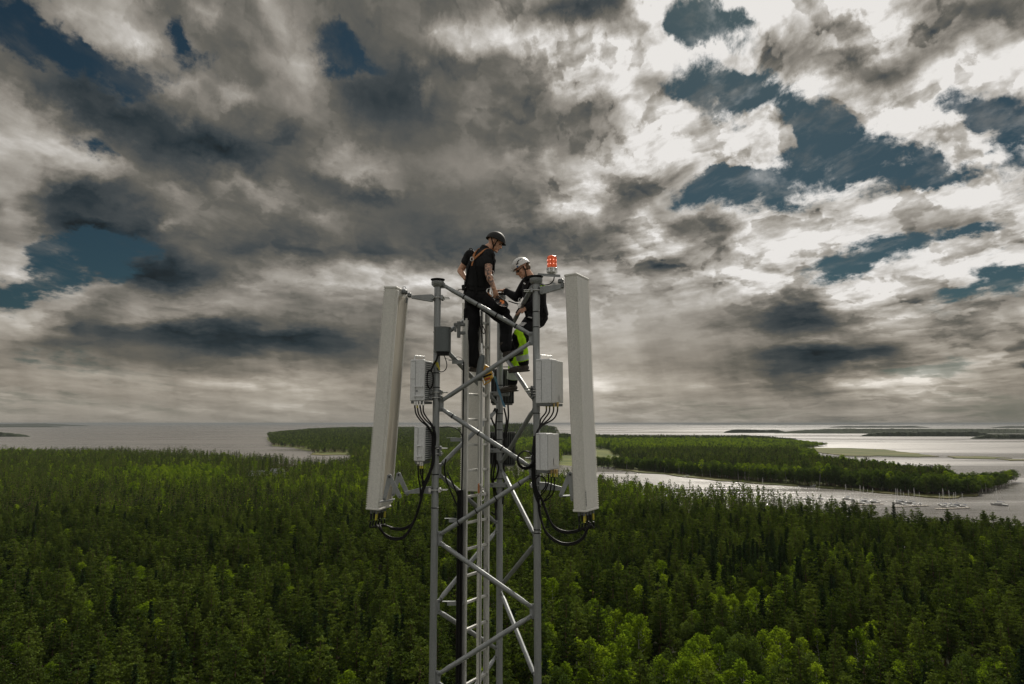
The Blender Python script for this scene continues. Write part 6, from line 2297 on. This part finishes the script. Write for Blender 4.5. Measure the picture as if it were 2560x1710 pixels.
G().tube(curve([A_(1203, 778, 8.52), A_(1204, 800, 8.50), A_(1207, 815, 8.50), A_(1212, 826, 8.50), A_(1211, 834, 8.50), A_(1206, 830, 8.50), A_(1205, 815, 8.50)], 5), 0.006, 6).obj('rope', M['webbing'], lan)
G().tube([A_(1201, 775, 8.50), A_(1202, 790, 8.50)], 0.010, 8).obj('hook', M['steel'], lan)
G().tube([A_(1204, 858, 8.49), A_(1205, 884, 8.49)], 0.012, 8).obj('hook', M['steel'], lan)

# yellow cased device behind the crossing brace
dev = empty('yellow_case', A_(1216, 963, 8.52), 'bright yellow plastic case with black stripe, hanging behind the crossing brace', 'plastic case')
c = A_(1218, 937, 8.54)
tl = Vector((0.34, 0, -0.94)).normalized()
tr = Vector((0.94, 0, 0.34)).normalized()
G().box(c, tr * 0.060, Vector((0, 0.035, 0)), tl * 0.070, bev=0.014).obj('case_body', M['yellow'], dev)
G().box(c + tl * 0.012 - Vector((0, 0.037, 0)), tr * 0.056, Vector((0, 0.002, 0)), tl * 0.012).obj('stripe', M['rubber'], dev)
G().box(c + tl * 0.050 - Vector((0, 0.037, 0)) - tr * 0.01, tr * 0.034, Vector((0, 0.002, 0)), tl * 0.010).obj('warning_print', M['red_print'], dev)
fr = [A_(1213, 913, 8.53), A_(1227, 922, 8.53), A_(1229, 930, 8.53), A_(1214, 935, 8.53), A_(1211, 925, 8.53), A_(1213, 913, 8.53)]
G().tube(fr, 0.011, 8).obj('handle', M['yellow'], dev)
fr = [A_(1207, 950, 8.53), A_(1210, 962, 8.53), A_(1225, 954, 8.53), A_(1228, 943, 8.53)]
G().tube(fr, 0.009, 8).obj('handle', M['yellow'], dev)
G().tube([A_(1229, 928, 8.55), A_(1233, 934, 8.55), A_(1232, 943, 8.55)], 0.010, 8).obj('hook', M['steel'], dev)
# blue sling
bp = curve([A_(1236, 940, 8.60), A_(1242, 958, 8.62), A_(1248, 980, 8.64), A_(1256, 1003, 8.66), A_(1262, 1018, 8.68)], 5)
V, F = [], []
for i, q in enumerate(bp):
    w = 0.014 + 0.004 * math.sin(i * 0.8)
    V += [q + Vector((-w, -0.003, 0.003)), q + Vector((w, -0.002, -0.003)), q + Vector((w, 0.003, -0.003)), q + Vector((-w, 0.002, 0.003))]
for i in range(len(bp) - 1):
    for j in range(4): F.append((i * 4 + j, i * 4 + (j + 1) % 4, i * 4 + 4 + (j + 1) % 4, i * 4 + 4 + j))
F += [(0, 1, 2, 3), (len(V) - 1, len(V) - 2, len(V) - 3, len(V) - 4)]
tag(G().add(V, F).obj('sling', M['blue_rope'], None, True, origin=bp[0]), 'faded blue sling hanging down in front of the back leg', 'sling')
# runner with hook on the safety rail
run = empty('fall_arrest_runner', A_(1198, 1232, 8.70), 'orange and steel fall-arrest runner with a hook on the ladder rail', 'rope runner')
G().box(A_(1197, 1221, 8.715), (0.013, 0, 0), (0, 0.02, 0), (0, 0, 0.062), bev=0.006).obj('slider', simple('orange_metal', (0.42, 0.17, 0.06), 0.5), run)
for k, (x, y) in enumerate(((1202, 1212), (1205, 1218), (1207, 1224))): G().box(A_(x, y, 8.69), (0.016, 0, 0.006), (0, 0.012, 0), (-0.004, 0, 0.010), bev=0.004).obj('link', M['steel'], run)
G().tube([A_(1206 + 6 * math.sin(t_ * math.pi / 8) * (1 + 0.1 * math.cos(t_ * math.pi / 8)), 1240 - 12 * math.cos(t_ * math.pi / 8), 8.69) for t_ in range(17)], 0.006, 8, caps=False).obj('carabiner', M['steel'], run, True)

# ------------------------------------------------------------------ houses among the trees
M['wall_white'] = simple('white_boards', (0.62, 0.60, 0.55), 0.7, scale=1.0)
M['wall_red'] = simple('falu_red_boards', (0.20, 0.045, 0.03), 0.8, scale=1.0)
M['wall_sand'] = simple('sand_coloured_render', (0.42, 0.36, 0.28), 0.8, scale=1.0)
M['roof_grey'] = simple('grey_roof_sheet', (0.24, 0.25, 0.26), 0.5, scale=0.5)
M['roof_dark'] = simple('dark_roof_tiles', (0.09, 0.07, 0.06), 0.7, scale=0.5)
M['pane'] = simple('window_glass', (0.03, 0.035, 0.04), 0.1)


def house(px, D, L, W, H, rot, wall, roof, label):
    p = far(px, D)
    z0 = WATER + land_height(p.x, p.y) - 0.3
    root = empty('house', (p.x, p.y, z0), label, 'house', 'houses among the trees')
    R = Matrix.Rotation(math.radians(rot), 3, 'Z')
    q = lambda x, y, z: Vector((p.x, p.y, z0)) + R @ Vector((x, y, z))
    hx, hy = L / 2, W / 2
    rh = W * 0.42
    g = G()
    V = [q(-hx, -hy, -1), q(hx, -hy, -1), q(hx, hy, -1), q(-hx, hy, -1), q(-hx, -hy, H), q(hx, -hy, H), q(hx, hy, H), q(-hx, hy, H), q(-hx, 0, H + rh), q(hx, 0, H + rh)]
    g.add(V, [(0, 3, 2, 1), (0, 1, 5, 4), (2, 3, 7, 6), (1, 2, 6, 9, 5), (3, 0, 4, 8, 7), (4, 5, 9, 8), (6, 7, 8, 9)])
    g.obj('wall', M[wall], root)
    for s in (-1, 1):
        a, b = q(-hx - 0.5, s * (hy + 0.5), H - 0.15), q(hx + 0.5, s * (hy + 0.5), H - 0.15)
        c, d = q(hx + 0.5, 0, H + rh + 0.12), q(-hx - 0.5, 0, H + rh + 0.12)
        rf = G().prism([a, b, c, d], (0, 0, 0.2)).obj('roof', M[roof], root)
    G().box(q(hx * 0.3, 0.8, H + rh), R @ Vector((0.35, 0, 0)), R @ Vector((0, 0.35, 0)), (0, 0, 0.9)).obj('chimney', M['wall_sand'], root)
    k = max(2, int(L / 3.5))
    for i in range(k):
        x = -hx + L * (i + 0.5) / k
        w = G().box(q(x, -hy - 0.03, H * 0.55), R @ Vector((0.75, 0, 0)), R @ Vector((0, 0.05, 0)), (0, 0, 0.8)).obj('window', M['wall_white'], root)
        G().box(q(x, -hy - 0.10, H * 0.55), R @ Vector((0.62, 0, 0)), R @ Vector((0, 0.03, 0)), (0, 0, 0.68)).obj('pane', M['pane'], w)


house(645, 660, 15, 9, 4.5, 12, 'wall_white', 'roof_grey', 'low house with a long grey roof in the forest, left of its neighbour')
house(694, 668, 14, 10, 5.5, -25, 'wall_white', 'roof_grey', 'house with a steeper grey roof and white walls in the same clearing')
house(718, 800, 10, 7, 3.5, 20, 'wall_sand', 'roof_dark', 'sand-coloured cottage near the lake shore on the left')
house(575, 802, 7, 5, 3.0, 0, 'wall_white', 'roof_grey', 'small white cottage hidden in the left forest near the shore')
house(1095, 990, 12, 8, 4.5, -10, 'wall_sand', 'roof_dark', 'pale house far behind the left leg of the mast')
house(1172, 880, 18, 10, 4.5, 8, 'wall_sand', 'roof_grey', 'long pale building seen behind the ladder')

# ------------------------------------------------------------------ boats in the channel
M['hull'] = simple('white_boat_hull', (0.36, 0.36, 0.35), 0.3, scale=0.8, var=0.05)
M['mast_alu'] = simple('pale_mast_metal', (0.72, 0.72, 0.70), 0.4, metal=0.2)
M['sail_blue'] = simple('blue_sail_cover', (0.04, 0.07, 0.16), 0.7)
M['planks'] = simple('weathered_planks', (0.28, 0.25, 0.21), 0.85, scale=2)


def sailboat(px, D, rot, L=9.0, mast_h=11.0, first=None):
    p = far(px, D)
    if first is not None:
        root = first.copy()
        link(root)
        for ch in first.children:
            c = ch.copy()
            link(c, root)
            for gc in ch.children:
                link(gc.copy(), c)
    else:
        root = empty('sailboat', (0, 0, 0))
        g = G()
        rings = []
        V, F = [], []
        n = 9
        for i in range(n):
            t = i / (n - 1)
            x = -L / 2 + L * t
            w = 1.45 * (1 - max(0, (t - 0.45) / 0.55) ** 2.2) * (0.78 + 0.5 * min(t, 0.45)) + 0.02
            sheer = 0.85 + 0.35 * t * t
            V += [Vector((x, -w, sheer)), Vector((x - 0.2 * (t > 0.8), -w * 0.75, 0.05)), Vector((x - 0.4 * (t > 0.8), 0, -0.45)), Vector((x - 0.2 * (t > 0.8), w * 0.75, 0.05)), Vector((x, w, sheer)), Vector((x, 0, sheer + 0.10))]
        for i in range(n - 1):
            for j in range(6): F.append((i * 6 + j, i * 6 + (j + 1) % 6, i * 6 + 6 + (j + 1) % 6, i * 6 + 6 + j))
        F += [tuple(range(6)), tuple(reversed(range((n - 1) * 6, n * 6)))]
        G().add(V, F).obj('hull', M['hull'], root)
        cb_ = G().box((0.4, 0, 1.25), (1.9, 0, 0), (0, 0.85, 0), (0, 0, 0.30), bev=0.15).obj('cabin', M['hull'], root)
        G().box((0.4, -0.86, 1.28), (1.3, 0, 0), (0, 0.02, 0), (0, 0, 0.10)).obj('window', M['pane'], cb_)
        m0 = G().tube([(0.9, 0, 1.0), (0.9, 0, mast_h)], 0.085, 6).obj('mast', M['mast_alu'], root)
        G().tube([(0.9, -0.75, mast_h * 0.6), (0.9, 0.75, mast_h * 0.6)], 0.035, 5).obj('spreader', M['mast_alu'], m0)
        G().tube([(0.9, 0, 2.3), (-2.9, 0, 2.2)], 0.16, 6).obj('boom', M['sail_blue'], root)
        for a, b in (((4.3, 0, 1.3), (0.9, 0, mast_h - 0.2)), ((-4.3, 0, 1.0), (0.9, 0, mast_h - 0.1)), ((0.9, 1.3, 1.0), (0.9, 0, mast_h - 0.2)), ((0.9, -1.3, 1.0), (0.9, 0, mast_h - 0.2))):
            G().tube([a, b], 0.018, 4).obj('stay', M['mast_alu'], root)
    root.location = (p.x, p.y, WATER + 0.05)
    root.rotation_euler = (0, 0, math.radians(rot))
    return root


ORD = ['first', 'second', 'third', 'fourth', 'fifth', 'sixth', 'seventh', 'eighth', 'ninth', 'tenth', 'eleventh', 'twelfth', 'thirteenth', 'fourteenth', 'fifteenth',
       'sixteenth', 'seventeenth', 'eighteenth', 'nineteenth', 'twentieth', 'twenty-first', 'twenty-second', 'twenty-third', 'twenty-fourth', 'twenty-fifth', 'twenty-sixth']
rb = random.Random(9)
spots = sorted([(1908, 585), (2019, 505), (2026, 500), (2050, 510), (2118, 505), (2133, 495), (2154, 480), (2163, 490), (2170, 476), (2186, 486), (2241, 492), (2248, 478), (2256, 488), (2262, 470),
                (2276, 480), (2287, 468), (2300, 474), (2352, 470), (2362, 460), (2376, 466), (2388, 458), (2394, 468), (2410, 460), (2498, 470)])
proto = None
for i, (px, D) in enumerate(spots):
    b = sailboat(px, D, rb.uniform(40, 130), first=proto)
    if proto is None: proto = b
    k = rb.uniform(0.8, 1.12)
    b.scale = (k, k, k * rb.uniform(0.92, 1.1))
    tag(b, '%s sailboat from the left among those moored in the channel' % ORD[i], 'sailboat', 'sailboats moored in the channel')


def jetty(px, D, L, rot, label):
    p = far(px, D)
    root = empty('jetty', (p.x, p.y, WATER), label, 'jetty', 'jetties in the channel')
    R = Matrix.Rotation(math.radians(rot), 3, 'Z')
    k = int(L / 3)
    for i in range(k):
        G().box(Vector((p.x, p.y, WATER + 0.6)) + R @ Vector(((i + 0.5) * 3 - L / 2, 0, 0)), R @ Vector((1.46, 0, 0)), R @ Vector((0, 1.1, 0)), (0, 0, 0.10)).obj('deck_section', M['planks'], root)
        for s in (-1, 1): G().tube([Vector((p.x, p.y, WATER - 2)) + R @ Vector(((i + 0.5) * 3 - L / 2, s * 0.9, 0)), Vector((p.x, p.y, WATER + 1.0)) + R @ Vector(((i + 0.5) * 3 - L / 2, s * 0.9, 0))], 0.12, 6).obj('pile', M['planks'], root)


jetty(2162, 470, 30, 12, 'floating jetty behind the middle group of moored sailboats')
jetty(2275, 462, 30, 14, 'floating jetty behind the densest group of moored sailboats')
jetty(2382, 450, 27, 14, 'floating jetty beside the rightmost group of moored sailboats')
jetty(1728, 712, 22, 20, 'pale jetty on the far bank opposite the first sailboat')


def motorboat(px, D, rot, sc, label):
    p = far(px, D)
    root = empty('motorboat', (0, 0, 0), label, 'motorboat')
    V, F = [], []
    n = 7
    for i in range(n):
        t = i / (n - 1)
        x = -3 + 6 * t
        w = 1.1 * (1 - max(0, (t - 0.5) / 0.5) ** 2) + 0.02
        V += [Vector((x, -w, 0.75)), Vector((x, -w * 0.8, 0.0)), Vector((x, w * 0.8, 0.0)), Vector((x, w, 0.75))]
    for i in range(n - 1):
        for j in range(4): F.append((i * 4 + j, i * 4 + (j + 1) % 4, i * 4 + 4 + (j + 1) % 4, i * 4 + 4 + j))
    F += [(0, 1, 2, 3), (n * 4 - 1, n * 4 - 2, n * 4 - 3, n * 4 - 4)]
    G().add(V, F).obj('hull', M['hull'], root)
    G().box((0.1, 0, 1.1), (1.1, 0, 0), (0, 0.8, 0), (0, 0, 0.45), bev=0.12).obj('cabin', M['hull'], root)
    G().box((1.22, 0, 1.2), (0.03, 0, 0), (0, 0.65, 0), (0, 0, 0.22)).obj('windscreen', M['pane'], root)
    root.location = (p.x, p.y, WATER)
    root.rotation_euler = (0, 0, math.radians(rot))
    root.scale = (sc, sc, sc)
    return root


motorboat(1718, 715, 15, 1.2, 'white motorboat moored at the jetty on the far bank')
motorboat(2036, 605, -10, 1.1, 'white motorboat lying against the grassy far bank')
motorboat(2188, 1420, 60, 1.6, 'lone boat out on the open water beyond the marsh')
